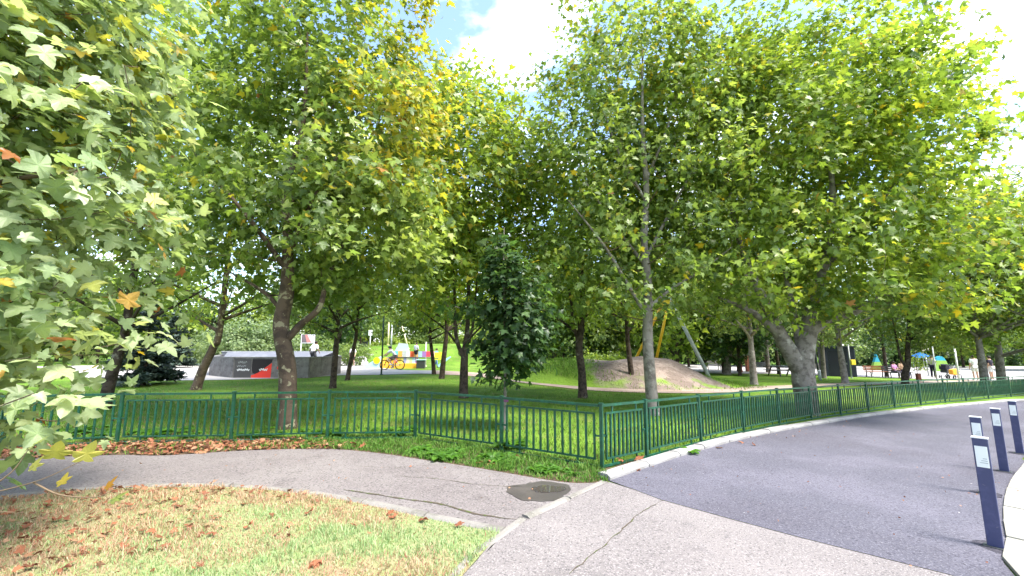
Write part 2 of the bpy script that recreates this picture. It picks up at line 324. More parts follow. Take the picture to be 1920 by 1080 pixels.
def mound_material(m):       # earth on top and towards the right, turf at the left end and foot
    t = m.node_tree; b = t.nodes['Principled BSDF']; src = b.inputs['Base Color'].links[0].from_socket
    tc = N(t, 'ShaderNodeTexCoord'); s = N(t, 'ShaderNodeSeparateXYZ'); t.links.new(tc.outputs['Object'], s.inputs[0])
    n = N(t, 'ShaderNodeTexNoise'); n.inputs['Scale'].default_value = .9; n.inputs['Detail'].default_value = 7; t.links.new(tc.outputs['Object'], n.inputs['Vector'])
    m1 = N(t, 'ShaderNodeMapRange'); m1.inputs[1].default_value = 2.6; m1.inputs[2].default_value = 5.0; m1.inputs[3].default_value = 1; m1.inputs[4].default_value = 0; t.links.new(s.outputs[0], m1.inputs[0])
    m2 = N(t, 'ShaderNodeMapRange'); m2.inputs[1].default_value = .15; m2.inputs[2].default_value = .65; m2.inputs[3].default_value = .42; m2.inputs[4].default_value = 0; t.links.new(s.outputs[2], m2.inputs[0])
    m3 = N(t, 'ShaderNodeMapRange'); m3.inputs[1].default_value = 10; m3.inputs[2].default_value = 11.5; t.links.new(s.outputs[0], m3.inputs[0])
    a = N(t, 'ShaderNodeMath', operation='MAXIMUM'); t.links.new(m1.outputs[0], a.inputs[0]); t.links.new(m2.outputs[0], a.inputs[1])
    a2 = N(t, 'ShaderNodeMath', operation='MAXIMUM'); t.links.new(a.outputs[0], a2.inputs[0]); t.links.new(m3.outputs[0], a2.inputs[1])
    ad = N(t, 'ShaderNodeMath', operation='ADD'); t.links.new(a2.outputs[0], ad.inputs[0]); t.links.new(n.outputs['Fac'], ad.inputs[1])
    r = N(t, 'ShaderNodeMapRange'); r.inputs[1].default_value = .88; r.inputs[2].default_value = 1.08; t.links.new(ad.outputs[0], r.inputs[0])
    x = N(t, 'ShaderNodeMixRGB'); t.links.new(r.outputs[0], x.inputs[0]); t.links.new(src, x.inputs[1]); x.inputs[2].default_value = (.17, .28, .035, 1)
    t.links.new(x.outputs[0], b.inputs['Base Color'])
mound_material(MATS['mound_earth'])

# kerb stones and edging stones, one by one
def stones(name, line, length, wdt, h, side, material, gap=.012, label=None, rnd=.006, z0=-.05):
    rng = random.Random(len(name)*7)
    root = empty(name); root['kind'] = 'structure'
    p = np.array(line); s = np.r_[0, np.cumsum(np.linalg.norm(np.diff(p, axis=0), axis=1))]; at = 0.0
    q = lambda t: np.array([np.interp(t, s, p[:, 0]), np.interp(t, s, p[:, 1])])
    while at < s[-1]-.2:
        L = length*rng.uniform(.85, 1.12); a, b = q(at+gap/2), q(min(at+L-gap/2, s[-1])); d = b-a; ln = np.linalg.norm(d)
        if ln < .15: break
        nrm = np.array([-d[1], d[0]])/ln*side; ang = math.atan2(d[1], d[0])
        c = (a+b)/2 + nrm*(wdt/2)
        za, zb = gz(*a), gz(*b); c3 = (c[0], c[1], (za+zb)/2+z0+rng.uniform(-rnd, rnd))
        m = MB(); hw = wdt/2; bev = .025; hh = h-z0
        # front (road side) edge chamfered
        sgn = -1 if side > 0 else 1
        prof = [(-hw, 0), (hw, 0), (hw, hh), (-hw+bev*1.6, hh), (-hw, hh-bev)]
        m.v = []; n_ = len(prof)
        for xx in (-ln/2, ln/2):
            for (py, pz) in prof: m.v.append((xx, -sgn*py, pz))
        m.f = [tuple(range(n_)), tuple(range(n_, 2*n_))[::-1]] + [(k, (k+1) % n_, n_+(k+1) % n_, n_+k) for k in range(n_)]
        ob = m.build('kerb_stone', material, root, bevel=.006); ob.location = c3
        ob.rotation_euler = (rng.uniform(-.01, .01), -math.atan2(zb-za, ln), ang)
        at += L
    return root
stones('road_kerb', kerb_road, 1.0, .17, .075, 1, M_KERB)
stones('lawn_kerb', lawn_kerb, .9, .10, .03, 1, M_KERB2)
stones('edging', edge_line, .8, .10, .022, -1, M_KERB2, gap=.03)

# pale paving slabs beyond the bollards
pv = empty('paving'); pv['kind'] = 'structure'
pe_ = np.array(pave_edge[8:-4]); s_ = np.r_[0, np.cumsum(np.linalg.norm(np.diff(pe_, axis=0), axis=1))]
rng = random.Random(5); t_ = 0.0
while t_ < min(s_[-1]-1, 16):
    L = rng.uniform(.55, .7)
    a = np.array([np.interp(t_+.014, s_, pe_[:, k]) for k in (0, 1)]); b = np.array([np.interp(t_+L-.014, s_, pe_[:, k]) for k in (0, 1)])
    d = (b-a)/np.linalg.norm(b-a); nr = np.array([d[1], -d[0]])
    for r0 in (0, .92, 1.84):
        w0 = .90; cs = [a+nr*(r0+rng.uniform(0, .004 if r0 == 0 else 0)), b+nr*r0, b+nr*(r0+w0), a+nr*(r0+w0)]
        z = [gz(*c)+.035+rng.uniform(-.003, .003) for c in cs]; m = MB()
        m.add([(c[0], c[1], gz(*c)-.05) for c in cs] + [(c[0], c[1], zz) for c, zz in zip(cs, z)], [(0,1,2,3),(7,6,5,4),(0,4,5,1),(1,5,6,2),(2,6,7,3),(3,7,4,0)])
        m.build('slab', M_PAVE, pv, bevel=.006)
    t_ += L

# cracks, puddle
def ribbon(name, pts, wdt, dz, material, parent, seed=1):
    r = random.Random(seed); p = densify(pts, .06, False); m = MB(); pa = np.array(p)
    d = np.gradient(pa, axis=0); d /= np.linalg.norm(d, axis=1, keepdims=True)+1e-9; v = []
    off = 0
    for k, (x, y) in enumerate(p):
        off = off*.7 + r.uniform(-.012, .012); w_ = wdt*r.uniform(.25, 1.2)*min(1, (k+1)/4, (len(p)-k)/4)
        nx, ny = -d[k][1], d[k][0]
        v += [(x+nx*(off+w_/2), y+ny*(off+w_/2), gz(x, y)+dz), (x+nx*(off-w_/2), y+ny*(off-w_/2), gz(x, y)+dz)]
    m.add(v, [(2*k, 2*k+1, 2*k+3, 2*k+2) for k in range(len(p)-1)]); o = m.build(name, material, parent); return o
fp = bpy.data.objects['footpath']; pr = bpy.data.objects['pale_road']
ribbon('crack', PL([(643, 920), (707, 930), (780, 940), (827, 948), (857, 957), (900, 968), (973, 978)]), .030, .0125, M_CRACK, fp, 2)
ribbon('crack', PL([(740, 893), (823, 900), (887, 910), (933, 913), (985, 916)]), .010, .0125, M_CRACK, fp, 3)
ribbon('crack', PL([(660, 876), (760, 878), (830, 872), (960, 893)]), .007, .0125, M_CRACK, fp, 4)
ribbon('crack', PL([(1068, 1080), (1107, 1048), (1153, 1007), (1207, 957), (1250, 939)]), .011, .0125, M_CRACK, pr, 5)
def blob(c, rx, ry, k, seed, rot=0):
    r = random.Random(seed); ph = [r.uniform(0, 6.28) for _ in range(5)]; o = []
    for t in np.linspace(0, 2*math.pi, k, endpoint=False):
        q = 1+.10*math.sin(2*t+ph[0])+.07*math.sin(3*t+ph[1])+.05*math.sin(5*t+ph[2])+.03*math.sin(9*t+ph[3])+.02*math.sin(14*t+ph[4])
        x, y = rx*q*math.cos(t), ry*q*math.sin(t); o.append((c[0]+x*math.cos(rot)-y*math.sin(rot), c[1]+x*math.sin(rot)+y*math.cos(rot)))
    return o
pc = P(1012, 922)
wet = blob(pc, .34, .36, 90, 4, .5); wet = [q for q in wet]
sheet('damp_patch', wet, .0125, M_WET, .08)
sheet('puddle', blob(P(1028, 919), .19, .13, 60, 9, .2), .0165, M_WATER, .05)

# ------------------------------------------------------------------ fences
BAL = {}
def fence(name, line, label, seed):
    rng = random.Random(seed); root = empty(name, (0, 0, 0), 0, label, 'fence')
    H, W = .86, .045
    pm = MB().box((0, 0, H/2-.06), (W, W, H+.10)).prism([(-.028, -.028), (.028, -.028), (.028, .028), (-.028, .028)], H-.008, H+.012).mesh('post', M_GREEN)
    tan = []
    for k in range(len(line)):
        a = np.array(line[max(0, k-1)]); b = np.array(line[min(len(line)-1, k+1)]); tan.append(math.atan2(*(b-a)[::-1]))
    start = 0 if name == 'path_fence' else 1
    for k in range(start, len(line)):
        x, y = line[k]; o = bpy.data.objects.new('post', pm); link(o, root); o.location = (x, y, gz(x, y)); o.rotation_euler = (rng.uniform(-.008, .008), rng.uniform(-.012, .012), tan[k])
    if 'baluster' not in BAL: BAL['baluster'] = MB().box((0, 0, .30), (.026, .026, .60)).mesh('baluster', M_GREEN)
    for k in range(len(line)-1):
        a, b = np.array(line[k]), np.array(line[k+1]); L = float(np.linalg.norm(b-a)); ang = math.atan2(b[1]-a[1], b[0]-a[0]); za, zb = gz(*a), gz(*b)
        f0, f1 = .09, L-.09
        fr = MB().box((L/2, 0, .835), (L-W-.004, .034, .034))                       # top rail
        fr.box(((f0+f1)/2, 0, .725), (f1-f0, .028, .024)).box(((f0+f1)/2, 0, .125), (f1-f0, .028, .024))
        fr.box((L/2, 0, .035), (L-W-.004, .024, .028))
        for t in (.17, .82):
            x = f0+(f1-f0)*t; fr.box((x, 0, .778), (.02, .02, .080)).box((x, 0, .081), (.02, .02, .064))
        fr.box((f0/2+.012, 0, .43), (f0-W/2, .018, .022)).box((L-f0/2-.012, 0, .43), (f0-W/2, .018, .022))
        fr.box((f0, 0, .43), (.022, .05, .03)).box((L-f0, 0, .43), (.022, .05, .03))
        fo = fr.build('panel_frame', M_GREEN, root); fo.location = (a[0], a[1], (za)); fo.rotation_euler = (0, -math.atan2(zb-za, L), ang)
        nb = max(9, round((f1-f0)/.125))+1
        for q in range(nb):
            o = bpy.data.objects.new('baluster', BAL['baluster']); link(o, fo)
            o.location = (f0+.011+(f1-f0-.022)*q/(nb-1), 0, .125); o.rotation_euler = (rng.uniform(-.012, .012), rng.uniform(-.012, .012), 0)
    return root
fence('path_fence', fence_left, 'green metal railing fence curving behind the footpath and puddle', 1)
fence('road_fence', fence_right, 'green metal railing fence along the white kerb of the dark road', 2)

# ------------------------------------------------------------------ bollards
def bollard(u, v, yaw, label):
    x, y = P(u, v); r = empty('bollard', (x, y, gz(x, y)), yaw, label, 'bollard', 'bollards along the road edge')
    MB().prism([(-.050, -.018), (.050, -.018), (.050, .018), (-.050, .018)], -.1, .92).build('shaft', M_BOLL, r, bevel=.006)
    MB().box((0, 0, .927), (.106, .042, .014)).build('cap', M_WP, r, bevel=.003)
    rf = MB().box((0, -.0205, .765), (.078, .005, .18)).build('reflector', M_WHITE, r, bevel=.002)
    m = MB()
    for k in range(3): m.box((.008+.004*k, -.0238, .715+.018*k), (.05-.012*k, .0012, .006))
    m.build('printed_mark', M_GREY, rf)
    cl_ = blob((0, 0), .15, .13, 30, int(u)); MB().prism(cl_, -.03, .017).build('asphalt_collar', mat('collar_asphalt', (.045, .043, .055), .9, .15, noise=[(40, (.08, .076, .09), .5, .66)], bump=(60, .8, .02)), r)
    MB().prism([(-.075, -.05), (.075, -.05), (.075, .05), (-.075, .05)], .015, .024).build('base_plate', M_DG, r, bevel=.003)
    return r
bollard(1868, 1030, -.93, 'nearest navy bollard with a white reflector, standing tallest in view')
bollard(1850, 928, -.95, 'navy bollard mostly hidden behind the nearest bollard')
bollard(1884, 886, -1.0, 'navy bollard with grey side edge, beyond the overlapping pair')
bollard(1913, 852, -.98, 'farthest navy bollard, last of the row towards the fence')

# ------------------------------------------------------------------ leaves
def leaf_tpl(kind):
    if kind == 'hi':
        h = [(0, 0), (.10, -.07), (.27, -.10), (.44, -.05), (.33, .09), (.47, .17), (.58, .28), (.66, .47), (.47, .44), (.36, .45), (.25, .46), (.27, .60), (.20, .72), (.16, .84), (0, 1.04)]
    elif kind == 'mid':
        h = [(0, 0), (.42, -.06), (.30, .12), (.62, .44), (.24, .46), (.20, .72), (0, 1.03)]
    else:
        h = [(0, 0), (.52, .16), (.22, .46), (0, 1.0)]
    c = (0, .33); v = [c]; f = []
    R = h; L = [(-x, y) for x, y in h[1:-1]]
    v += R; nR = len(R); base, tip = 1, nR; v += L
    r_i = list(range(1, nR+1)); l_i = [1]+list(range(nR+1, nR+1+len(L)))+[nR]
    for k in range(nR-1): f.append((0, r_i[k], r_i[k+1])); f.append((0, l_i[k+1], l_i[k]))
    v = np.array(v, float)
    z = .22*np.abs(v[:, 0]) - .33*v[:, 0]**2 - .22*(v[:, 1]-.3)**2*(v[:, 1] > .3) - .15*(np.hypot(v[:, 0], v[:, 1]-.33) > .5)*np.abs(v[:, 0])
    return np.column_stack([v[:, 0], v[:, 1], z]), np.array(f, np.int32)
TPL = {k: leaf_tpl(k) for k in ('hi', 'mid', 'low')}
RIB = {k: np.clip(1.22-.5*np.hypot(v[:, 0], (v[:, 1]-.33)*.6), .8, 1.25) for k, (v, f) in TPL.items()}   # paler along the midrib
def frames(d, n):
    d = d/(np.linalg.norm(d, axis=1, keepdims=True)+1e-9); x = np.cross(d, n); x /= np.linalg.norm(x, axis=1, keepdims=True)+1e-9
    z = np.cross(x, d); return np.stack([x, d, z], -1)
def leaf_batch(p, d, n, s, tpl, rng, curl=True):
    V, F = TPL[tpl]; R = frames(d, n); k = len(V)
    T = np.repeat(V[None], len(p), 0)
    if curl: T[:, :, 2] *= rng.uniform(-.6, 2.0, (len(p), 1)); T[:, :, 0] *= rng.uniform(.75, 1.08, (len(p), 1))
    v = p[:, None, :] + s[:, None, None]*np.einsum('nij,nkj->nki', R, T)
    f = (F[None]+np.arange(len(p))[:, None, None]*k).reshape(-1, 3)
    return v.reshape(-1, 3), f, k
PAL = {
 'green': [(0.091, 0.140, 0.034), (0.146, 0.213, 0.051), (0.220, 0.293, 0.067), (0.317, 0.378, 0.091)],
 'lush':  [(0.092, 0.149, 0.028), (0.161, 0.236, 0.039), (0.253, 0.333, 0.052), (0.345, 0.414, 0.069)],
 'olive': [(0.102, 0.138, 0.038), (0.162, 0.210, 0.058), (0.240, 0.282, 0.078), (0.312, 0.348, 0.102)],
 'pale':  [(.16, .22, .10), (.24, .31, .15), (.34, .41, .22), (.42, .48, .27)],
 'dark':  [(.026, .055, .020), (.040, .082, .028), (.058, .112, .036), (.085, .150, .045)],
 'far':   [(0.088, 0.138, 0.045), (0.131, 0.194, 0.060), (0.194, 0.263, 0.075), (0.263, 0.338, 0.094)],
 'blue':  [(0.029, 0.046, 0.036), (0.038, 0.062, 0.048), (0.054, 0.084, 0.060), (0.072, 0.106, 0.072)],
 'silver':[(0.130, 0.190, 0.090), (0.180, 0.250, 0.120), (0.240, 0.310, 0.155), (0.290, 0.360, 0.190)],
}
YELLOW = np.array([(.42, .36, .03), (.45, .31, .02), (.36, .34, .04)]); RUST = np.array([(.38, .18, .05), (.28, .11, .04), (.46, .27, .07)])

def grow(rng, trunk, trad, limbs, env, ncl, lpc, lsize, tpl, pal, zmin, spread=.42, fall=None, sub=None, dens_bias=.55):
    """skeleton that reaches into the crown envelope; returns trunk, limb and twig geometry and leaves"""
    tp = np.array(smooth_line(trunk, 6)); tr = np.interp(np.linspace(0, 1, len(tp)), np.linspace(0, 1, len(trad)), trad)
    tr[0] *= 1.28; tr[1] *= 1.1
    nodes = [tuple(p) for p in tp[len(tp)//3:]]; nrad = list(tr[len(tp)//3:])
    L = []
    for lp, lr in limbs:
        q = np.array(smooth_line(lp, 5)); rr = np.interp(np.linspace(0, 1, len(q)), np.linspace(0, 1, len(lr)), lr)
        L.append((q, rr)); nodes += [tuple(p) for p in q[1:]]; nrad += list(rr[1:])
    cl = []
    vol = np.array([e[3]*e[4]*e[5] for e in env]); vol = vol/vol.sum()
    while len(cl) < ncl:
        e = env[rng.choice(len(env), p=vol)]; u = rng.normal(size=3); u /= np.linalg.norm(u); r = rng.uniform(0, 1)**(dens_bias*.6)
        p = np.array(e[:3])+u*r*np.array(e[3:6])*(1+.10*math.sin(5*u[0]+3*u[2]))
        if p[2] < zmin: continue
        if sub is not None and sub(p) and rng.uniform() < .45: continue
        cl.append(p)
    cl = np.array(cl); base = np.array(tp[len(tp)*2//3]); cl = cl[np.argsort(np.linalg.norm(cl-base, axis=1))]
    tw_v, tw_f, nb = [], [], 0
    nd = np.array(nodes); ndr = np.array(nrad); extra = []
    for p in cl:
        dv = p-nd; dist = np.linalg.norm(dv, axis=1); cost = dist + .9*np.maximum(0, nd[:, 2]-p[2]+.25*dist)
        k = int(np.argmin(cost)); a = nd[k]; D = max(dist[k], .05)
        mid = (a+p)/2 + np.array([0, 0, -.10*D]) + rng.normal(size=3)*.06*D
        t = np.linspace(0, 1, 5)[:, None]; path = (1-t)**2*a+2*t*(1-t)*mid+t*t*p
        r0 = min(ndr[k]*.75, .008+.014*D); rr = np.linspace(r0, .0045, 5)
        v, f = tube_np(path, rr, 5 if r0 > .012 else 4); tw_v.append(v); tw_f.append(f+nb); nb += len(v)
        nd = np.vstack([nd, path[1:]]); ndr = np.r_[ndr, rr[1:]]; extra.append(path)
    cen = np.array(env[0][:3])
    n = ncl*lpc; ci = np.repeat(np.arange(ncl), lpc); c0 = cl[ci]
    off = rng.normal(size=(n, 3))*spread*np.array([1, 1, .75]); pos = c0+off
    ex_ = np.array(extra)                                       # some leaves sit along the twig
    m = rng.uniform(size=n) < .3; tt = rng.uniform(.45, 1, n); seg = ex_[ci, 2]*(1-tt)[:, None]+ex_[ci, 4]*tt[:, None]
    pos[m] = seg[m]+rng.normal(size=(m.sum(), 3))*.14
    keep = pos[:, 2] > zmin-.35
    if sub is not None: keep &= ~(np.array([bool(sub(p_)) for p_ in pos]) & (rng.uniform(size=n) < .5))
    pos = pos[keep]; off = off[keep]; ci = ci[keep]; n = len(pos)
    outw = pos-cen; outw[:, 2] *= .4; outw /= np.linalg.norm(outw, axis=1, keepdims=True)+1e-9
    nor = np.array([0, 0, .75])+.55*outw+.62*rng.normal(size=(n, 3)); nor /= np.linalg.norm(nor, axis=1, keepdims=True)
    d = .7*outw+.9*rng.normal(size=(n, 3))+np.array([0, 0, -.55]); d -= nor*np.sum(d*nor, 1, keepdims=True)
    sz = lsize*np.clip(rng.normal(.95, .27, n), .4, 1.5)
    pa = np.array(PAL[pal]); ct = rng.normal(.45, .22, ncl)[ci]+rng.normal(0, .18, n); ct = np.clip(ct, 0, .999)*3
    k0 = np.floor(ct).astype(int); fr = (ct-k0)[:, None]; tint = pa[k0]*(1-fr)+pa[np.minimum(k0+1, 3)]*fr
    if fall is not None:
        pr_ = fall(pos, cl[ci]); u = rng.uniform(size=n); y = u < pr_[0]; z = (u >= pr_[0]) & (u < pr_[0]+pr_[1])
        mixf = rng.uniform(.35, 1, y.sum())[:, None]
        tint[y] = tint[y]*(1-mixf)+YELLOW[rng.integers(0, 3, y.sum())]*mixf; tint[z] = RUST[rng.integers(0, 3, z.sum())]
    return dict(trunk=(tp, tr), limbs=L, twigs=(np.vstack(tw_v), np.vstack(tw_f)), pos=pos, d=d, nor=nor, sz=sz, tint=tint, tpl=tpl, rng=rng)
LEAFM = {}
def leaf_piece(kind, ti):
    key = (kind, ti)
    if key not in LEAFM:
        r_ = np.random.default_rng(hash(str(key)) % 1000 if False else 17*ti+len(kind)); V, F = TPL[kind]; V = V.copy(); V[:, 2] *= r_.uniform(.2, 1.8)
        V[:, 0] *= r_.uniform(.85, 1.08); me = bpy.data.meshes.new('leaf'); me.from_pydata([tuple(x) for x in V], [], [tuple(int(i) for i in q) for q in F])
        LEAFM[key] = me
    return LEAFM[key]
def leaf_colour_mesh(kind, colour, shape):
    c = tuple(round(float(x)*50)/50 if x > .1 else round(float(x)*100)/100 for x in colour); key = (kind, c, shape)
    if key not in LEAFM:
        me = leaf_piece(kind, shape).copy(); a = me.attributes.new('tint', 'FLOAT_COLOR', 'POINT')
        a.data.foreach_set('color', (np.array([*c, 1], np.float32)[None]*np.column_stack([RIB[kind]]*3+[np.ones(len(RIB[kind]))])).astype(np.float32).ravel()); me.materials.append(M_LEAF); LEAFM[key] = me
    return LEAFM[key]
def plant_tree(name, loc, G, label, cat, bark, group=None, single=0, sides=10, rz=0.0, leafm=None, twigs=True):
    root = empty(name, loc, rz, label, cat, group)
    v, f = tube_np(*G['trunk'], sides); big_mesh('trunk', v, f, bark, root, smooth=True)
    for q, r in G['limbs']:
        v, f = tube_np(q, r, 8); big_mesh('limb', v, f, bark, root, smooth=True)
    if twigs:
        o = big_mesh('twigs', *G['twigs'], bark if bark is not M_BARKG else M_TWIG, root, smooth=True); o['kind'] = 'stuff'
    idx = np.arange(len(G['pos'])); pick = np.array([], int)
    if single:
        wp = G['pos']+np.array(loc); c, s = math.cos(PITCH), math.sin(PITCH)
        zf = wp[:, 1]*c+(wp[:, 2]-CAM_H)*s; yu = -wp[:, 1]*s+(wp[:, 2]-CAM_H)*c
        vis = (zf > .3) & (np.abs(wp[:, 0]/zf) < 1.18) & (np.abs(yu/zf) < .665)
        key = np.where(vis, G['sz']/zf, 0); pick = np.argsort(-key)[:single]
    rest = np.setdiff1d(idx, pick)
    v, f, k = leaf_batch(G['pos'][rest], G['d'][rest], G['nor'][rest], G['sz'][rest], G['tpl'], G['rng'])
    cr_ = big_mesh('crown', v, f, leafm or M_LEAF, root, tint=np.repeat(G['tint'][rest], k, 0)*np.tile(RIB[G['tpl']], len(rest))[:, None]); cr_['kind'] = 'stuff'
    if single:
        R = frames(G['d'][pick], G['nor'][pick])
        for q, ii in enumerate(pick):
            me = leaf_colour_mesh(G['tpl'], G['tint'][ii], q % 6); o = bpy.data.objects.new('leaf', me); link(o, cr_)
            m = Matrix(R[q].tolist()).to_4x4(); m = Matrix.Translation(G['pos'][ii].tolist()) @ m @ Matrix.Scale(float(G['sz'][ii]), 4); o.matrix_basis = m
    return root
def px(u, depth): return (u-960)/FPX*depth

# --- tree over the front lawn, its trunk out of the frame on the left
rng = np.random.default_rng(11)
def fall_front(p, c):
    return (.05+.10*(p[:, 2] > 3.2), np.where(p[:, 2] < 2.6, .022, .008))
loc = (-6.38, 3.3, 0.0)
G = grow(rng, [(0, 0, 0), (.05, .05, 1.2), (.1, .1, 2.4), (0, .1, 4.5), (.1, 0, 6.2)], [.17, .15, .13, .09, .05],
         [([(.1, .1, 1.5), (.9, .0, 1.75), (1.7, -.1, 1.7), (2.5, -.2, 1.5)], [.05, .035, .022, .01]), ([(.1, .1, 2.2), (.9, .3, 2.7), (1.9, .2, 3.0), (2.8, .1, 3.1)], [.055, .04, .025, .01]),
          ([(.05, .1, 3.0), (.8, .5, 3.7), (1.7, .6, 4.3)], [.05, .035, .012]), ([(.1, .1, 1.2), (.9, -.3, 1.2), (1.6, -.45, 1.05), (2.3, -.5, .95)], [.03, .022, .012, .006])],
         [(1.0, .5, 3.6, 2.35, 1.5, 2.6), (1.85, -.1, 1.45, 1.75, .95, .80), (1.3, -.1, 2.2, 1.9, 1.0, .9), (.9, .3, 5.0, 2.5, 1.6, 1.8)], 620, 22, .128, 'hi', 'pale', .70, .21, fall_front, dens_bias=.8)
plant_tree('plane_tree', loc, G, 'pale-leaved plane branches with orange leaves hanging over the front lawn', 'tree', M_BARK, single=300)
# thin low sprig in front of the footpath
sp = empty('low_sprig', (-3.2, 2.75, 0), 0, 'thin yellowing sprig with few leaves hanging low before the footpath', 'branch')
r_ = np.random.default_rng(3)
st = [[(-.6, .1, .62), (-.25, .02, .68), (.05, 0, .74), (.35, -.03, .82), (.58, -.02, .93)], [(-.45, .06, .64), (-.2, -.05, .62), (.05, -.08, .66), (.3, -.1, .66)], [(-.05, 0, .72), (.1, .03, .85), (.16, .05, .98)], [(.3, -.02, .80), (.5, -.05, .74), (.72, -.06, .73), (.80, -.06, .76)]]
m = MB()
for s_1 in st: m.tube(smooth_line(s_1, 4), np.linspace(.006, .002, 4*(len(s_1)-1)+1), 5)
m.tube([(-2.4, .5, 1.0), (-1.5, .3, .70), (-.6, .1, .62)], [.016, .011, .006], 6)
m.build('stem', M_TWIG, sp, smooth=True)
cols = [(.34, .33, .08), (.42, .38, .10), (.48, .36, .08), (.45, .19, .04), (.25, .29, .12), (.40, .38, .14)]
for k, (q, sz_) in enumerate([((-.35, .02, .66), .13), ((-.18, -.06, .60), .19), ((-.05, -.08, .55), .24), ((.02, -.05, .72), .10), ((.16, .05, .98), .15), ((.30, -.04, .88), .11), ((.42, -.04, .95), .17), ((.58, -.02, .93), .16), ((.50, -.05, .80), .10), ((.78, -.06, .78), .10), ((.82, -.06, .70), .12), ((-.5, .08, .56), .14), ((-.42, .04, .78), .09)]):
    o = bpy.data.objects.new('leaf', leaf_colour_mesh('hi', cols[k % 6], k % 6)); link(o, sp)
    o.matrix_basis = Matrix.Translation(q) @ Euler((r_.uniform(.4, 1.3), r_.uniform(-.5, .5), r_.uniform(-2.4, -.6))).to_matrix().to_4x4() @ Matrix.Scale(sz_*.78, 4)

# --- three large plane trees behind the fence
rng = np.random.default_rng(21)
x, y = -4.62, 9.1
G = grow(rng, [(0, 0, -.1), (-.04, 0, .55), (-.10, 0, 1.25), (-.32, .05, 2.1), (-.25, .05, 2.9), (-.35, .1, 4.0), (-.45, .1, 5.2), (-.2, .1, 6.8), (-.2, 0, 9)], [.19, .18, .17, .16, .145, .10, .085, .055, .02],
         [([(-.22, .03, 1.75), (.15, .0, 2.15), (.55, -.1, 2.5), (.7, -.1, 3.2), (1.3, -.3, 4.4)], [.085, .075, .06, .045, .02]), ([(-.3, .05, 2.4), (-.8, .1, 2.85), (-1.6, .1, 3.3)], [.05, .04, .015]),
          ([(-.33, .1, 3.6), (.2, -.2, 4.6), (.9, -.4, 5.8)], [.07, .05, .02]), ([(-.3, .1, 3.3), (-.9, -.4, 4.3), (-1.7, -.7, 5.3)], [.06, .045, .02]), ([(-.4, .1, 4.6), (-.1, .2, 6.0), (.5, .3, 7.6)], [.06, .04, .015])],
         [(.3, .9, 7.6, 3.1, 2.5, 5.6), (.3, .1, 4.4, 3.3, 2.4, 1.7), (-1.6, .8, 7.0, 2.6, 2.2, 3.5), (1.6, -.3, 6.5, 1.5, 1.4, 2.5)], 540, 40, .155, 'mid', 'green', 2.7, .32,
         lambda p, c: (np.clip(.02+.62*sst(.4, 2.0, p[:, 0])*sst(4.2, 6.4, p[:, 2]), 0, .75), .0012+0*p[:, 0]), sub=lambda p: abs(p[0]+.35) < .34 and p[1] < .15 and 3.9 < p[2] < 7.6)
plant_tree('plane_tree', (x, y, gz(x, y)), G, 'plane tree with mottled curved trunk and yellowing crown, before the skate bowl', 'tree', M_BARK, single=300, sides=14)
rng = np.random.default_rng(22)
x, y = P(1226, 778)
G = grow(rng, [(0, 0, -.1), (-.05, 0, .9), (-.07, 0, 2.0), (.0, 0, 3.4), (-.05, 0, 4.6), (.08, 0, 6.2), (.05, 0, 7.9), (.16, 0, 10.5)], [.165, .15, .135, .115, .10, .08, .055, .015],
         [([(-.03, 0, 2.5), (-.6, -.2, 3.4), (-1.3, -.4, 4.5), (-2.2, -.6, 5.6)], [.06, .05, .035, .012]), ([(-.03, 0, 2.8), (.6, -.1, 3.3), (1.4, -.2, 3.8), (2.2, -.3, 4.4)], [.05, .04, .03, .012]),
          ([(0, 0, 3.9), (-.7, .2, 5.0), (-1.6, .1, 6.4)], [.055, .04, .015]), ([(0, 0, 4.2), (.8, .1, 5.6), (1.6, .1, 7.0)], [.05, .04, .015]), ([(.05, 0, 5.8), (-.6, .1, 7.2), (-1.1, .1, 8.8)], [.045, .035, .012]), ([(.08, 0, 6.4), (.7, 0, 7.8), (1.2, 0, 9.4)], [.045, .03, .012])],
         [(.1, 1.0, 8.6, 3.2, 2.4, 6.0), (.3, .2, 4.2, 3.1, 2.2, 1.8), (1.5, .5, 8.5, 2.4, 2, 4), (-1.6, -.2, 6.5, 1.5, 1.4, 2.4)], 500, 36, .15, 'mid', 'green', 2.5, .32,
         lambda p, c: (.035+.10*sst(7, 10, p[:, 2]), .0012+0*p[:, 0]), sub=lambda p: abs(p[0]-.05) < .38 and p[1] < .15 and p[2] > 3.3)
plant_tree('plane_tree', (x, y, gz(x, y)), G, 'slender straight grey-trunked plane tree just behind the road fence', 'tree', M_BARKG, single=300, sides=14)
rng = np.random.default_rng(23)
x, y = px(1497, 12.6), 12.6
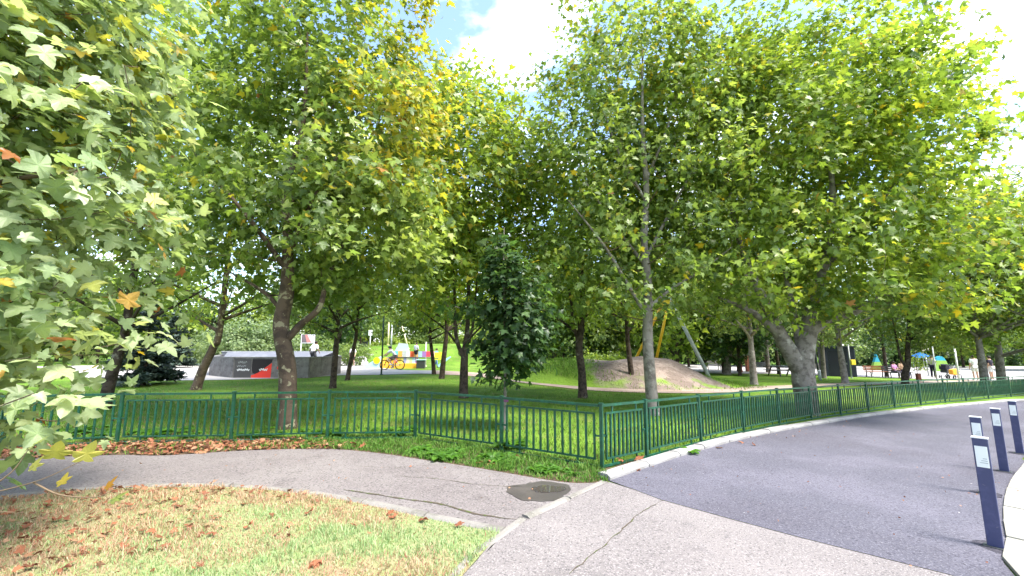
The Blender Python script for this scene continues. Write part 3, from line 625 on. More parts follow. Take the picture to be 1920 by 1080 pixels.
G = grow(rng, [(0, 0, -.1), (.0, 0, .5), (-.02, 0, 1.1), (.05, 0, 1.7), (.28, 0, 2.4), (.45, .1, 3.0), (1.0, .1, 4.4), (1.4, 0, 6.4), (1.5, 0, 9.5)], [.28, .30, .295, .275, .215, .17, .13, .09, .03],
         [([(-.02, 0, 1.15), (-.33, 0, 1.75), (-.62, 0, 2.35), (-1.1, -.1, 3.4), (-1.7, -.2, 5.2), (-1.9, -.1, 7.5)], [.27, .23, .195, .14, .09, .03]), ([(.30, 0, 2.3), (.9, 0, 2.72), (1.7, 0, 2.95), (2.8, .1, 3.5), (4.0, .2, 4.0)], [.15, .12, .10, .07, .02]),
          ([(-.62, 0, 2.3), (-1.5, -.3, 2.9), (-2.6, -.6, 3.3)], [.12, .09, .03]), ([(.9, .1, 4.2), (2.0, -.3, 5.6), (3.2, -.5, 7.0)], [.11, .08, .02]), ([(-.0, 0, 1.7), (.05, .2, 2.5), (0, .3, 3.6), (-.2, .3, 5.5)], [.14, .11, .08, .03])],
         [(.5, -.4, 7.7, 4.7, 3.4, 5.3), (1.0, -.9, 4.4, 5.1, 2.8, 1.9), (2.0, .5, 8.2, 3.2, 3.0, 4.6), (-1.5, .3, 9.4, 3.4, 2.8, 4.2), (3.9, .4, 9.0, 2.6, 2.6, 4.4)], 950, 40, .16, 'mid', 'lush', 2.65, .34,
         lambda p, c: (.05+.10*sst(2, 5, p[:, 0]), .0012+0*p[:, 0]))
plant_tree('plane_tree', (x, y, gz(x, y)), G, 'largest plane tree with thick forked grey-brown trunk behind the road fence', 'tree', M_BARKG, single=300, sides=18)
# --- dark young maple tied beside a fence post
rng = np.random.default_rng(24)
x, y = P(946, 806)
G = grow(rng, [(0, 0, -.05), (.01, 0, 1.0), (.0, 0, 2.2), (-.03, 0, 3.3), (-.02, 0, 4.2)], [.036, .032, .026, .018, .008],
         [([(0, 0, 1.4), (.35, -.05, 1.75), (.7, -.1, 2.0)], [.014, .011, .005]), ([(0, 0, 1.9), (-.5, .05, 2.3), (-1.05, .05, 2.5)], [.014, .011, .005])],
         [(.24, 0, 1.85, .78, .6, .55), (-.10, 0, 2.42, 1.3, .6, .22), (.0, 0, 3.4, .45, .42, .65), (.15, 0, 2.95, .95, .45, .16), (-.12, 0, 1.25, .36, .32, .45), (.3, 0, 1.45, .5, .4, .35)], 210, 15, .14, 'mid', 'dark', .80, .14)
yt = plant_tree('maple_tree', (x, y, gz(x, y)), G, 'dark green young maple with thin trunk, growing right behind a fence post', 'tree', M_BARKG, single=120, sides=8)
MB().ring((0, 0, .62), .042, .012, 'z', 14, 6).box((.03, -.04, .60), (.10, .03, .10)).build('tie_band', cloth((.16, .06, .12)), yt)

# --- trees standing in the lawn
def lawn_tree(seed, u, v, top, r, lean, label, bark=M_BARKD, trad=.12, pal='green', n=120, lpc=38, fork=None, zb=2.3, ls=.20, cz=None, kind='tree', cx=0, fall=(.03, 0), sides=9):
    rng = np.random.default_rng(seed); x, y = P(u, v); lx = lean
    if fork is None:
        tr = [(0, 0, -.1), (lx*.3, 0, .8), (lx*.75, 0, 1.7), (lx, 0, 2.6), (lx*1.1, 0, (top+2.6)/2), (lx*1.15, 0, top-.6)]; tra = [trad, trad*.88, trad*.78, trad*.66, trad*.4, .015]
        lb = []
        for k in range(5):
            a = rng.uniform(0, 6.28); z0 = rng.uniform(zb-.5, zb+1.2); q = .45*r
            tx = lx*min(z0/2.6, 1)
            lb.append(([(tx, 0, z0), (tx+q*.6*math.cos(a), q*.6*math.sin(a), z0+.45), (tx+q*1.5*math.cos(a), q*1.5*math.sin(a), z0+.9+.5*rng.uniform())], [trad*.42, trad*.28, trad*.1]))
    else: tr, tra, lb = fork
    env = [(lx+cx, 0, cz or (top+zb)/2+.2, r, r, (top-zb)/2+.1)]
    G = grow(rng, tr, tra, lb, env, n, lpc, ls, 'low', pal, zb, .48, lambda p, c: (fall[0]+0*p[:, 0], fall[1]+0*p[:, 0]))
    return plant_tree('lawn_tree', (x, y, gz(x, y)), G, label, 'tree', bark, 'trees standing in the park lawn', sides=sides)
lawn_tree(31, 193, 766, 12.5, 3.1, .35, 'dark tree at the far left behind the fence, beside the blue-black spruce', M_BARKD, .16, n=190, lpc=42, zb=2.4)
lawn_tree(32, 366, 731, 14, 3.6, .75, 'tree leaning right, before the left end of the skate bowl', M_BARK, .19, n=170, zb=2.3)
lawn_tree(33, 624, 728, 12.5, 3.4, .05, 'slim dark tree before the right end of the skate bowl', M_BARKD, .145, n=300, zb=2.35)
lawn_tree(34, 651, 713, 9.0, 2.6, .35, 'thin leaning tree beside the person in white', M_BARKD, .12, n=100, zb=2.6)
lawn_tree(35, 814, 702, 10.5, 3.8, -.3, 'thin tree nearest the rainbow play wall', M_BARKD, .13, pal='lush', n=200, zb=2.4)
lawn_tree(36, 828, 710, 10.0, 3.4, .2, 'dark straight tree beside the path end, right of the rainbow wall', M_BARKD, .155, pal='lush', n=200, zb=2.4)
fk = ([(0, 0, -.1), (.0, 0, .8), (.02, 0, 1.5), (.10, 0, 2.4), (.12, 0, 4), (.1, 0, 7), (.1, 0, 9)], [.16, .14, .12, .075, .06, .04, .012],
      [([(.0, 0, 1.3), (-.25, 0, 1.9), (-.35, .05, 2.8), (-.4, 0, 4.5), (-.5, 0, 7)], [.09, .07, .055, .04, .012]), ([(.03, 0, 1.6), (.25, -.05, 2.2), (.35, 0, 3.2), (.5, 0, 5.5)], [.06, .05, .04, .012]), ([(-.1, 0, 1.6), (-.7, .1, 2.3), (-1.5, .1, 2.9)], [.045, .035, .01]), ([(.1, 0, 1.9), (.8, -.1, 2.6), (1.5, -.1, 3.3)], [.04, .03, .01])])
lawn_tree(37, 869, 746, 11.6, 3.1, 0, 'dark tree forking into several upright stems, behind the young maple', M_BARKD, .15, pal='lush', n=420, lpc=42, fork=fk, zb=2.7, fall=(.16, 0))
fk = ([(0, 0, -.1), (-.02, 0, .9), (-.10, 0, 1.7), (.0, 0, 2.5), (.08, 0, 4), (.1, 0, 7.5)], [.165, .135, .13, .12, .09, .02],
      [([(-.1, 0, 1.9), (-.3, 0, 2.6), (-.35, 0, 3.4), (-.7, 0, 5)], [.075, .06, .05, .015]), ([(-.05, 0, 2.1), (-.8, 0, 2.7), (-1.6, 0, 3.1)], [.05, .035, .01]), ([(0, 0, 2.6), (.6, 0, 3.3), (1.3, 0, 4.2)], [.05, .04, .012])])
lawn_tree(38, 1093, 746, 10.8, 3.2, 0, 'crooked dark tree standing before the grassy end of the mound', M_BARKD, .15, pal='lush', n=260, fork=fk, zb=2.7)
lawn_tree(39, 1186, 726, 11, 3.4, -.15, 'dark straight tree before the bare earth mound', M_BARKD, .15, pal='lush', n=200, zb=2.7)
lawn_tree(40, 1414, 722, 15.5, 4.4, 0, 'straight pale-trunked tree between mound and thick forked plane', M_BARKG, .20, pal='olive', n=380, zb=2.9, cz=9)
lawn_tree(41, 1363, 702, 12, 4.2, .4, 'stout grey tree beyond the mound, near the leaning grey post', M_BARKG, .30, pal='olive', n=150, zb=2.6)
lawn_tree(42, 1461, 702, 9, 2.8, -.1, 'small dark tree standing before the picnic table', M_BARKD, .15, pal='far', n=90, zb=2.2)
lawn_tree(43, 1585, 719, 11.5, 3.6, -.1, 'straight tree standing before the navy kiosk', M_BARKG, .20, pal='olive', n=170, zb=2.6)
fk = ([(0, 0, -.1), (.08, 0, .6), (.30, 0, 1.2), (.45, 0, 2.2), (.75, 0, 4), (.9, 0, 7)], [.20, .18, .16, .12, .08, .02], [([(.2, 0, 1.0), (-.05, 0, 1.6), (-.15, 0, 2.6), (-.3, 0, 4.5)], [.09, .075, .06, .015]), ([(.5, 0, 2.5), (1.2, 0, 3.0), (2.2, 0, 3.4)], [.06, .045, .012])])
lawn_tree(44, 1697, 722, 9, 3.0, .6, 'bent dark tree right of the bench with seated people', M_BARKD, .19, pal='far', n=140, fork=fk, zb=2.2)
lawn_tree(45, 1849, 731, 12, 4.2, 0, 'straight pale tree beside the man in white', M_BARKG, .20, pal='olive', n=320, zb=2.3)
lawn_tree(46, 1880, 728, 11.5, 4.2, .1, 'forked tree at the far right behind the fence', M_BARKG, .22, pal='lush', n=320, zb=2.1)
lawn_tree(51, 2010, 738, 11.5, 4.4, 0, 'tree cut by the right frame edge, its crown over the fence', M_BARKG, .22, pal='lush', n=320, zb=2.1)
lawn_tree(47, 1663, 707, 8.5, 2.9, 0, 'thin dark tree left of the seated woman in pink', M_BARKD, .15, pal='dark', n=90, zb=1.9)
lawn_tree(48, 1545, 709, 10, 3.0, .1, 'tree with a thin trunk at the left side of the navy kiosk', M_BARKG, .17, pal='far', n=110, zb=2.5)
lawn_tree(49, 1387, 697, 9, 3.2, 0, 'dark tree right behind the stout grey tree', M_BARKD, .24, pal='far', n=90, zb=2.3)
lawn_tree(50, 1441, 699, 9.5, 3.0, 0, 'grey tree just left of the picnic table', M_BARKG, .2, pal='far', n=90, zb=2.3)

# --- far belt of trees, shrubs
def proto(seed, top, r, pal, ls, n, lpc, zb, trad=.16):
    rng = np.random.default_rng(seed)
    lb = []
    for k in range(4):
        a = rng.uniform(0, 6.28); z0 = zb-.2+.5*k
        lb.append(([(0, 0, z0), (.6*math.cos(a), .6*math.sin(a), z0+.6), (1.5*math.cos(a), 1.5*math.sin(a), z0+1.3)], [trad*.5, trad*.35, .02]))
    return grow(rng, [(0, 0, -.2), (.05, 0, 1.2), (0, .05, 2.6), (.1, 0, top*.6), (0, 0, top-.5)], [trad, trad*.85, trad*.75, trad*.4, .02], lb, [(0, 0, (top+zb)/2, r, r, (top-zb)/2)], n, lpc, ls, 'low', pal, zb, .6)
def copy_tree(root, loc, rz, sc, label, group):
    r = root.copy(); col.objects.link(r); r.location = loc; r.rotation_euler = (0, 0, rz); r.scale = (sc, sc, sc*1.0); r['label'] = label; r['group'] = group
    for ch in root.children:
        c = ch.copy(); col.objects.link(c); c.parent = r
        for gch in ch.children:
            d = gch.copy(); col.objects.link(d); d.parent = c
    return r
FK = ['yellow-green tree', 'mid green tree', 'dark green tree']
FG = 'trees in the far belt'
protos = []
for k, (pal, top, r, n) in enumerate([('lush', 10, 3.6, 130), ('far', 11, 3.9, 140), ('dark', 9, 3.4, 110)]):
    protos.append([proto(60+k, top, r, pal, .34, n, 38, 1.2), k, None])
rr = random.Random(77)
spots = []
for (u0, u1, d0, d1, nn, zone) in [(-150, 330, 40, 54, 13, 'behind the spruce and plaza'), (330, 700, 46, 60, 9, 'behind the skate bowl'), (560, 1020, 66, 84, 16, 'on the grassy rise behind the playground'), (1000, 1330, 40, 60, 13, 'behind the mound'), (1330, 1640, 52, 70, 9, 'behind the picnic table'), (1640, 1900, 52, 70, 8, 'behind the play sails'), (1900, 2150, 34, 48, 4, 'at the far right edge'), (-250, 0, 20, 34, 3, 'at the far left edge'), (970, 1130, 40, 47, 4, 'just left of the mound'), (1230, 1420, 33, 38, 4, 'just beyond the leaning grey swing leg')]:
    for k in range(nn):
        spots.append((u0+(u1-u0)*(k+rr.uniform(.1, .9))/nn, rr.uniform(d0, d1), zone))
for k, (u, dep, zone) in enumerate(spots):
    p = protos[rr.choice([0, 0, 0, 1, 1, 2] if u < 1330 else [1, 1, 2, 0, 2])]; x, y = px(u, dep), dep; sc = rr.uniform(.8, 1.12); loc = (x, y, gz(x, y)); lb = FK[p[1]]+' in the far belt '+zone
    if p[2] is None:
        p[2] = plant_tree('belt_tree', loc, p[0], lb, 'tree', M_BARKD, FG, twigs=True, sides=7)
    else: copy_tree(p[2], loc, rr.uniform(0, 6.28), sc, lb, FG)
def shrub_proto(seed, pal, h, r, n, lpc, ls):
    rng = np.random.default_rng(seed)
    lb = [([(0, 0, .1), (.25*math.cos(a), .25*math.sin(a), h*.3), (.6*r*math.cos(a), .6*r*math.sin(a), h*.65)], [.03, .025, .008]) for a in (0, 1.3, 2.6, 3.9, 5.1)]
    return grow(rng, [(0, 0, -.1), (0, 0, h*.2), (0, 0, h*.5), (0, 0, h*.9)], [.04, .035, .025, .01], lb, [(0, 0, h*.52, r, r, h*.5)], n, lpc, ls, 'low', pal, .12, .30)
def shrubs(name, G, items, label, group):
    first = None
    for k, (u, dep, sc) in enumerate(items):
        x, y = px(u, dep), dep; loc = (x, y, gz(x, y))
        if first is None: first = plant_tree(name, loc, G, label, 'shrub', M_BARKD, group, sides=6); first.scale = (sc, sc, sc)
        else: copy_tree(first, loc, k*1.7, sc, label, group)
shrubs('silver_shrub', shrub_proto(81, 'silver', 3.4, 1.9, 90, 30, .20), [(425, 38, 1), (455, 37, 1.1), (487, 38, 1.15), (518, 39, 1), (548, 38, .95), (395, 41, .9)], 'pale silvery green shrub in the row behind the skate bowl', 'silvery shrubs behind the skate bowl')
shrubs('hedge_shrub', shrub_proto(82, 'far', 2.2, 1.6, 70, 26, .2), [(u, 41+3*math.sin(u), .85+.25*math.sin(u*3)) for u in range(300, 690, 28)] + [(u, 58+4*math.sin(u), 1.2) for u in range(-60, 300, 45)], 'low green bush in the hedge behind the plaza', 'low bushes behind the plaza')
shrubs('rise_bush', shrub_proto(85, 'lush', 2.4, 1.8, 70, 26, .24), [(u, 66+3*math.sin(u), 1.1+.2*math.sin(u*2)) for u in range(560, 1010, 30)], 'yellow-green bush along the top of the grassy rise', 'bushes along the grassy rise')
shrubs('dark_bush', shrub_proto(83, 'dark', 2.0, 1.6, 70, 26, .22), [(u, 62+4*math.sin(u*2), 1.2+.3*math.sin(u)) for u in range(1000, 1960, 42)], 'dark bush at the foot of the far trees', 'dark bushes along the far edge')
shrubs('fern_bush', shrub_proto(84, 'lush', 1.3, 1.3, 60, 26, .16), [(1105, 33, 1), (1128, 32, 1.1), (1150, 33, .9), (1170, 35, .9)], 'bright green low bush behind the mound', 'low bushes behind the mound')

# --- blue-black spruce
def spruce(u, v, h, r, label, seed):
    rng = np.random.default_rng(seed); x, y = P(u, v); root = empty('spruce', (x, y, gz(x, y)), 0, label, 'tree')
    vv, ff = tube_np(np.array([(0, 0, -.1), (0, 0, h*.5), (0, 0, h)]), np.array([.10, .06, .01]), 7); big_mesh('trunk', vv, ff, M_BARKD, root, smooth=True)
    pos = []; d = []
    for k in range(150):
        t = rng.uniform(0, 1)**1.3; z = .25+t*(h-.3); a = rng.uniform(0, 6.28); ln = r*(1-t)**.8*rng.uniform(.7, 1.1)+.1; dr = np.array([math.cos(a), math.sin(a), -.12])
        for q in np.arange(.15, ln, .055):
            for s_2 in (-1, 1):
                sd_ = np.array([-math.sin(a), math.cos(a), 0])*s_2; pos.append(np.array([0, 0, z])+dr*q+rng.normal(size=3)*.03+np.array([0, 0, .1*(q/ln)**2])); d.append(dr*.6+sd_*.8+rng.normal(size=3)*.25)
    pos = np.array(pos); d = np.array(d); n = len(pos); nor = np.array([0, 0, 1])+.5*rng.normal(size=(n, 3))
    sz = rng.uniform(.16, .30, n); V, F = TPL['low']; TP = V.copy()
    v, f, k = leaf_batch(pos, d, nor, sz, 'low', rng); tint = np.array(PAL['blue'])[rng.integers(0, 4, n)]
    c = big_mesh('crown', v, f, M_SPRUCE, root, tint=np.repeat(tint, k, 0)); c['kind'] = 'stuff'; return root
spruce(268, 722, 3.7, 1.35, 'blue-black spruce with drooping boughs, left of the plaza', 5)
spruce(322, 690, 4.6, 1.6, 'smaller-looking grey-green spruce beyond the plaza', 6)

# ------------------------------------------------------------------ grass, weeds, litter
def vnoise(xy, s, seed=0):
    x, y = xy[:, 0]*s+seed, xy[:, 1]*s-seed
    return .5+.25*(np.sin(x*1.3+1.7*np.sin(y*.9))+np.sin(y*1.7+1.3*np.sin(x*1.1+2)))*.8+.1*np.sin(3.1*x+2.3*y)
def blades(name, xy, h, wd, pal, seed, hfun=g, dz=.012, droop=.5, patch=None):
    rng = np.random.default_rng(seed); n = len(xy); z = hfun(xy[:, 0], xy[:, 1])+dz
    a = rng.uniform(0, 6.28, n); hh = h*rng.uniform(.45, 1.25, n)*np.clip(.45+1.1*vnoise(xy, 3.1, 7)*vnoise(xy, 9.0, 2)*1.6, .4, 1.9); ww = wd*rng.uniform(.6, 1.3, n); b = rng.uniform(0, 6.28, n); lean = droop*rng.uniform(.1, 1.3, n)*hh
    base = np.column_stack([xy, z]); sx_ = np.column_stack([np.cos(a), np.sin(a), 0*a])*ww[:, None]
    mid = base+np.column_stack([np.cos(b)*lean*.35, np.sin(b)*lean*.35, hh*.6]); tip = base+np.column_stack([np.cos(b)*lean, np.sin(b)*lean, hh*np.sqrt(np.clip(1-(lean/hh)**2*.4, .2, 1))])
    v = np.stack([base-sx_, base+sx_, mid+sx_*.7, mid-sx_*.7, tip], 1).reshape(-1, 3); k = np.arange(n)[:, None]*5
    f = np.concatenate([k+np.array([0, 1, 2]), k+np.array([0, 2, 3]), k+np.array([3, 2, 4])])
    pa = np.array(pal); t = pa[rng.integers(0, len(pa), n)]
    if patch is not None: t = patch(xy, t, rng)
    o = big_mesh(name, v, f, M_GRASS, tint=np.repeat(t, 5, 0)); return o
def scatter(poly, n, seed, keep=None):
    rng = np.random.default_rng(seed); pa = np.array(poly); lo, hi = pa.min(0), pa.max(0); q = rng.uniform(lo, hi, (n, 2)); q = q[inpoly(q, poly)]
    if keep is not None: q = q[rng.uniform(size=len(q)) < keep(q)]
    return q
GR = [(.23, .34, .14), (.29, .40, .18), (.20, .31, .12), (.33, .41, .20), (.38, .42, .23)]
DRY = np.array([(.44, .31, .20), (.40, .23, .15), (.48, .37, .25), (.36, .18, .12)])
def patchy(xy, t, rng):
    # brown, worn turf to the left, along the kerb and in a worn spot near the pale road
    e = np.array(edge_line[6]); dk = np.min(np.linalg.norm(xy[:, None]-np.array(lawn_kerb)[None], axis=2), axis=1)
    wob = .5*(vnoise(xy, 2.3, 3)-.5)
    pr_ = .12+.85*sst(-2.1, -3.5, xy[:, 0]+wob)+.85*sst(.55, .15, dk+.5*wob)*sst(-.7, -1.6, xy[:, 0])+1.1*np.exp(-((xy[:, 0]+.95)**2/.30+(xy[:, 1]-3.30)**2/.05))+.5*(vnoise(xy, 1.1, 8) > .78)-.10
    m = rng.uniform(size=len(xy)) < np.clip(pr_, .03, .93); t = t.copy(); t[m] = DRY[rng.integers(0, 4, m.sum())]; return t
near = [p for p in lawn_poly if p[1] > -1]
q = scatter([(x, y) for x, y in lawn_kerb]+edge_line[5:8]+[(-.9, 1.6), (-7, 1.6)], 190000, 1, lambda q: np.clip(1.2-.11*np.hypot(q[:, 0], q[:, 1]), .35, 1))
blades('front_grass', q, .046, .003, GR, 2, dz=.016, droop=.95, patch=patchy)
tag(bpy.data.objects['front_grass'], 'short patchy green and straw grass of the front lawn', 'grass', kind='stuff')
lawn_zone = fence_left + fence_right[1:9] + [(14, 15), (9, 17.3), (2.0, 18.2), (-3, 24.5), (-12, 22), (-19, 20), (-19, 9)]
GI = [(.062, .135, .016), (.085, .175, .020), (.12, .22, .026), (.05, .105, .013), (.16, .22, .045)]
q = scatter(lawn_zone, 230000, 3, lambda q: np.clip(1.5-.085*q[:, 1], .12, 1))
def lawnp(xy, t, rng):
    m = rng.uniform(size=len(xy)) < .35*vnoise(xy, .7, 5)*sst(-2, -6, xy[:, 0])+.05; t = t.copy(); t[m] = DRY[rng.integers(0, 4, m.sum())]*.6; return t
blades('park_grass', q, .075, .0055, GI, 4, droop=.7, patch=lawnp)
tag(bpy.data.objects['park_grass'], 'green lawn grass beyond the fence under the trees', 'grass', kind='stuff')
q = scatter([(1.0+6.4*math.cos(t)*1.0+6.0, 24.0+5.0*math.sin(t)) for t in a_], 26000, 8, lambda q: np.clip(1.0*sst(5.0, 2.4, q[:, 0])+.22*sst(21.3, 19.4, q[:, 1])+sst(10, 12, q[:, 0]), 0, 1))
blades('mound_grass', q, .13, .014, [(.09, .19, .02), (.13, .24, .03), (.16, .26, .04), (.20, .22, .08)], 9, hfun=mound_h, dz=0)
tag(bpy.data.objects['mound_grass'], 'longer grass on the end and foot of the mound', 'grass', kind='stuff')
vz = [p for p in verge[6:]] + [(1.25, 6.1)] + [(x, y+.3) for x, y in fence_left[2:]][::-1]
q = scatter(vz, 60000, 10, lambda q: np.clip(.10+.95*sst(-4.6, -2.2, q[:, 0]), 0, 1))
blades('verge_grass', q, .075, .0055, [(.07, .17, .02), (.10, .22, .03), (.06, .13, .02), (.15, .24, .05)], 11, droop=.9)
tag(bpy.data.objects['verge_grass'], 'ragged grass along the foot of the green fence', 'grass', kind='stuff')
q = scatter(kerb_road+kin[::-1], 16000, 12); blades('kerb_grass', q, .08, .005, [(.09, .18, .03), (.13, .22, .04), (.2, .2, .08)], 13)
tag(bpy.data.objects['kerb_grass'], 'thin grass between the white kerb and the road fence', 'grass', kind='stuff')
# broad-leaved weeds
def weed_mesh(seed, n, L):
    rng = np.random.default_rng(seed); V = []; F = []; T = []
    for k in range(n):
        a = rng.uniform(0, 6.28); l = L*rng.uniform(.6, 1.2); up = rng.uniform(.3, 1.1); w_ = l*rng.uniform(.16, .24); c, s = math.cos(a), math.sin(a); b = len(V)
        prof = [(0, .1), (.3, .75), (.6, 1), (.85, .6), (1, .02)]
        for t, ww in prof:
            r_ = l*t; z = l*(up*t-.75*up*t*t)+.01
            for sg in (-1, 0, 1): V.append((c*r_-s*w_*ww*sg, s*r_+c*w_*ww*sg, z+(.02 if sg == 0 else .03)*abs(sg)*ww*.6))
        for i in range(4):
            for j in range(2): F.append((b+i*3+j, b+i*3+j+1, b+i*3+j+4, b+i*3+j+3))
        cc_ = np.array([(.08, .20, .025), (.11, .25, .03), (.06, .15, .02)][rng.integers(0, 3)]); T += [cc_]*15
    me = bpy.data.meshes.new('weed'); me.from_pydata(V, [], F); at = me.attributes.new('tint', 'FLOAT_COLOR', 'POINT'); t = np.ones((len(V), 4), np.float32); t[:, :3] = np.array(T); at.data.foreach_set('color', t.ravel())
    me.materials.append(M_LEAF); return me
wm = [weed_mesh(k, 11+3*k, .15+.02*k) for k in range(4)]
rr = random.Random(9)
def weed(x, y, sc, label, group):
    o = bpy.data.objects.new('weed', wm[rr.randrange(4)]); link(o); o.location = (x, y, gz(x, y)+.005); o.rotation_euler = (0, 0, rr.uniform(0, 6)); o.scale = (sc,)*3; tag(o, label, 'weed', group)
for k in range(44):
    t = rr.uniform(0, 1); u = 770+t*320; v = 846+t*46+rr.uniform(-9, 9); x, y = P(u, v); weed(x, y, rr.uniform(.5, 1.05), 'broad-leaved green weed growing on the verge near the fence corner', 'weeds on the verge by the fence corner')
for k in range(34):
    u = rr.uniform(130, 780); x, y = P(u, rr.uniform(808, 822)); weed(x, y, rr.uniform(.8, 1.5), 'dark leafy weed growing at the inner foot of the path fence', 'weeds inside the path fence')
for u, v, s_3, lb in [(955, 842, 1.9, 'largest upright weed at the fence post beside the young maple'), (1292, 851, 1.0, 'tuft of long-leaved weed spilling over the white kerb')]:
    x, y = P(u, v); weed(x, y, s_3, lb, None)
# dry plane leaves
DL = [(.26, .10, .05), (.21, .08, .042), (.30, .15, .08), (.17, .065, .035), (.34, .19, .11)]
def litter(name, xy, s, seed, label, dz=.02, up=.35):
    rng = np.random.default_rng(seed); n = len(xy); p = np.column_stack([xy, g(xy[:, 0], xy[:, 1])+dz+rng.uniform(0, .03, n)])
    nor = np.array([0, 0, 1])+up*rng.normal(size=(n, 3)); d = rng.normal(size=(n, 3)); d[:, 2] *= .2; d -= nor*np.sum(d*nor, 1, keepdims=True)/np.sum(nor*nor, 1, keepdims=True)
    v, f, k = leaf_batch(p, d, nor/np.linalg.norm(nor, axis=1, keepdims=True), s*rng.uniform(.5, 1.2, n), 'mid', rng)
    o = big_mesh(name, v, f, M_DRY, tint=np.repeat(np.array(DL)[rng.integers(0, 5, n)], k, 0)); return tag(o, label, 'leaves', kind='stuff')
vl = [p for p in verge if p[0] < -2.0]
lz = vl + [(x, y+.05) for x, y in fence_left if x < -1.8][::-1]
q = scatter(lz, 20000, 21, lambda q: np.clip(.55*sst(-2.0, -4.2, q[:, 0])*(.4+.9*vnoise(q, 1.2, 2)), 0, 1))
litter('leaf_litter', q, .078, 22, 'drift of rust-brown dry leaves along the fence foot')
q = scatter([(x, y-.0) for x, y in lawn_kerb]+[(-1.0, 2.9), (-7, 2.0)], 5200, 23, lambda q: .38*sst(-2.2, -3.6, q[:, 0])+.05*vnoise(q, 2, 1)+.45*(np.min(np.linalg.norm(q[:, None]-np.array(lawn_kerb)[None], axis=2), axis=1) < .3)*sst(-1.2, -2.0, q[:, 0]))
litter('lawn_litter', q, .055, 24, 'small dry leaf scraps caught in the front lawn', dz=.03, up=.5)
rp_ = [p for p in kerb_road[:30]]+[(9, 7), (4.5, 3.6), (2.6, 2.6)]+seam[:6][::-1]
q = scatter(rp_, 900, 31, lambda q: .22+.5*(np.min(np.linalg.norm(q[:, None]-np.array(kerb_road)[None], axis=2), axis=1) < .5))
o = litter('road_scraps', q, .024, 32, 'pale leaf scraps scattered over the dark road', dz=.016, up=.5)
o.data.materials[0] = M_DRY
q = scatter(verge+[(x, y+.4) for x, y in lawn_kerb][::-1], 120, 33); litter('path_scraps', q, .03, 34, 'small leaf scraps on the footpath', dz=.014, up=.4)
dm = {}
def fallen(x, y, s, label, group, dz=.02):
    k = rr.randrange(6); c = rr.randrange(5)
    if (k, c) not in dm:
        me = leaf_piece('hi', k).copy(); a = me.attributes.new('tint', 'FLOAT_COLOR', 'POINT'); a.data.foreach_set('color', np.tile(np.array([*DL[c], 1], np.float32), len(me.vertices))); me.materials.append(M_DRY); dm[(k, c)] = me
    o = bpy.data.objects.new('fallen_leaf', dm[(k, c)]); link(o); o.location = (x, y, gz(x, y)+dz); o.scale = (s, s, s*rr.choice([-2.6, -1.8, 2.2, 3])); o.rotation_euler = (rr.uniform(-.5, .5), rr.uniform(-.5, .5), rr.uniform(0, 6.28)); tag(o, label, 'leaf', group)
for u, v in [(237, 955), (262, 970), (55, 990), (110, 982), (165, 983), (203, 1008), (72, 1008), (137, 1025), (350, 998), (378, 1008), (403, 1009), (398, 980), (462, 996), (538, 993), (577, 968), (520, 1010), (250, 1037), (315, 1034), (225, 1033), (45, 1055), (65, 1070), (130, 1068), (118, 1075), (380, 1073), (595, 1062), (25, 1040), (20, 970), (290, 1005), (40, 1020), (668, 995), (733, 972), (742, 976), (790, 985), (860, 995), (590, 1065), (330, 955), (180, 945), (90, 955), (455, 952), (520, 940)]:
    x, y = P(u, v); fallen(x, y, rr.uniform(.055, .085), 'dry rust-coloured plane leaf lying on the front lawn', 'fallen leaves on the front lawn', .045)
for u, v in [(592, 838), (615, 840), (662, 838), (675, 842), (720, 849), (560, 836), (905, 873), (925, 874), (961, 864), (965, 868), (1168, 871), (1200, 868), (1265, 850)]:
    x, y = P(u, v); fallen(x, y, rr.uniform(.10, .16), 'dry orange plane leaf lying on the grassy verge by the fence', 'fallen leaves on the verge', .05)
for u, v in [(1200, 884), (1390, 831), (1416, 837), (1345, 842), (132, 923), (392, 911)]:
    x, y = P(u, v); fallen(x, y, rr.uniform(.07, .11), 'dry pale leaf lying beside a kerb on the asphalt', 'fallen leaves by the kerbs', .03)

#OBJECTS-START
# ------------------------------------------------------------------ skate bowl
def seg_panels(a, b, n, z0, h, th, material, parent, name='panel'):
    a, b = np.array(a), np.array(b); d = (b-a)/n; L = np.linalg.norm(d); ang = math.atan2(d[1], d[0]); o_ = []
    for k in range(n):
        c = a+d*(k+.5); o = MB().box((0, 0, h/2), (L-.018, th, h)).build(name, material, parent, bevel=.008); o.location = (c[0], c[1], z0); o.rotation_euler = (0, 0, ang); o_.append(o)
    return o_
bz = gz(px(517, 23.3), 23.3)
sb = empty('skate_bowl', (0, 0, 0), 0, 'grey concrete-panel skate bowl with red and black spray paint, on the plaza', 'skate bowl')
A, B, C, D_ = (px(403, 25.0), 25.0), (px(447, 23.3), 23.3), (px(586, 23.3), 23.3), (px(643, 26.2), 26.2); E, F_ = (px(634, 33.0), 33.0), (px(422, 33.0), 33.0)
H1 = 1.08
seg_panels(A, B, 2, bz, H1, .08, M_CONC, sb); fp_ = seg_panels(B, C, 4, bz, H1, .08, M_CONC, sb); seg_panels(C, D_, 3, bz, H1, .08, M_CONC, sb)
seg_panels(D_, E, 7, bz, H1, .08, M_CONC, sb); seg_panels(F_, A, 7, bz, H1, .08, M_CONC, sb)
seg_panels(E, F_, 6, bz, 1.36, .08, M_BOWL, sb, 'back_wall_panel')
m = MB()
for a, b in ((A, B), (B, C), (C, D_), (D_, E), (F_, A)):
    m.bar((a[0], a[1], bz+H1+.02), (b[0], b[1], bz+H1+.02), .14, .05)
m.build('coping', M_KERB, sb)
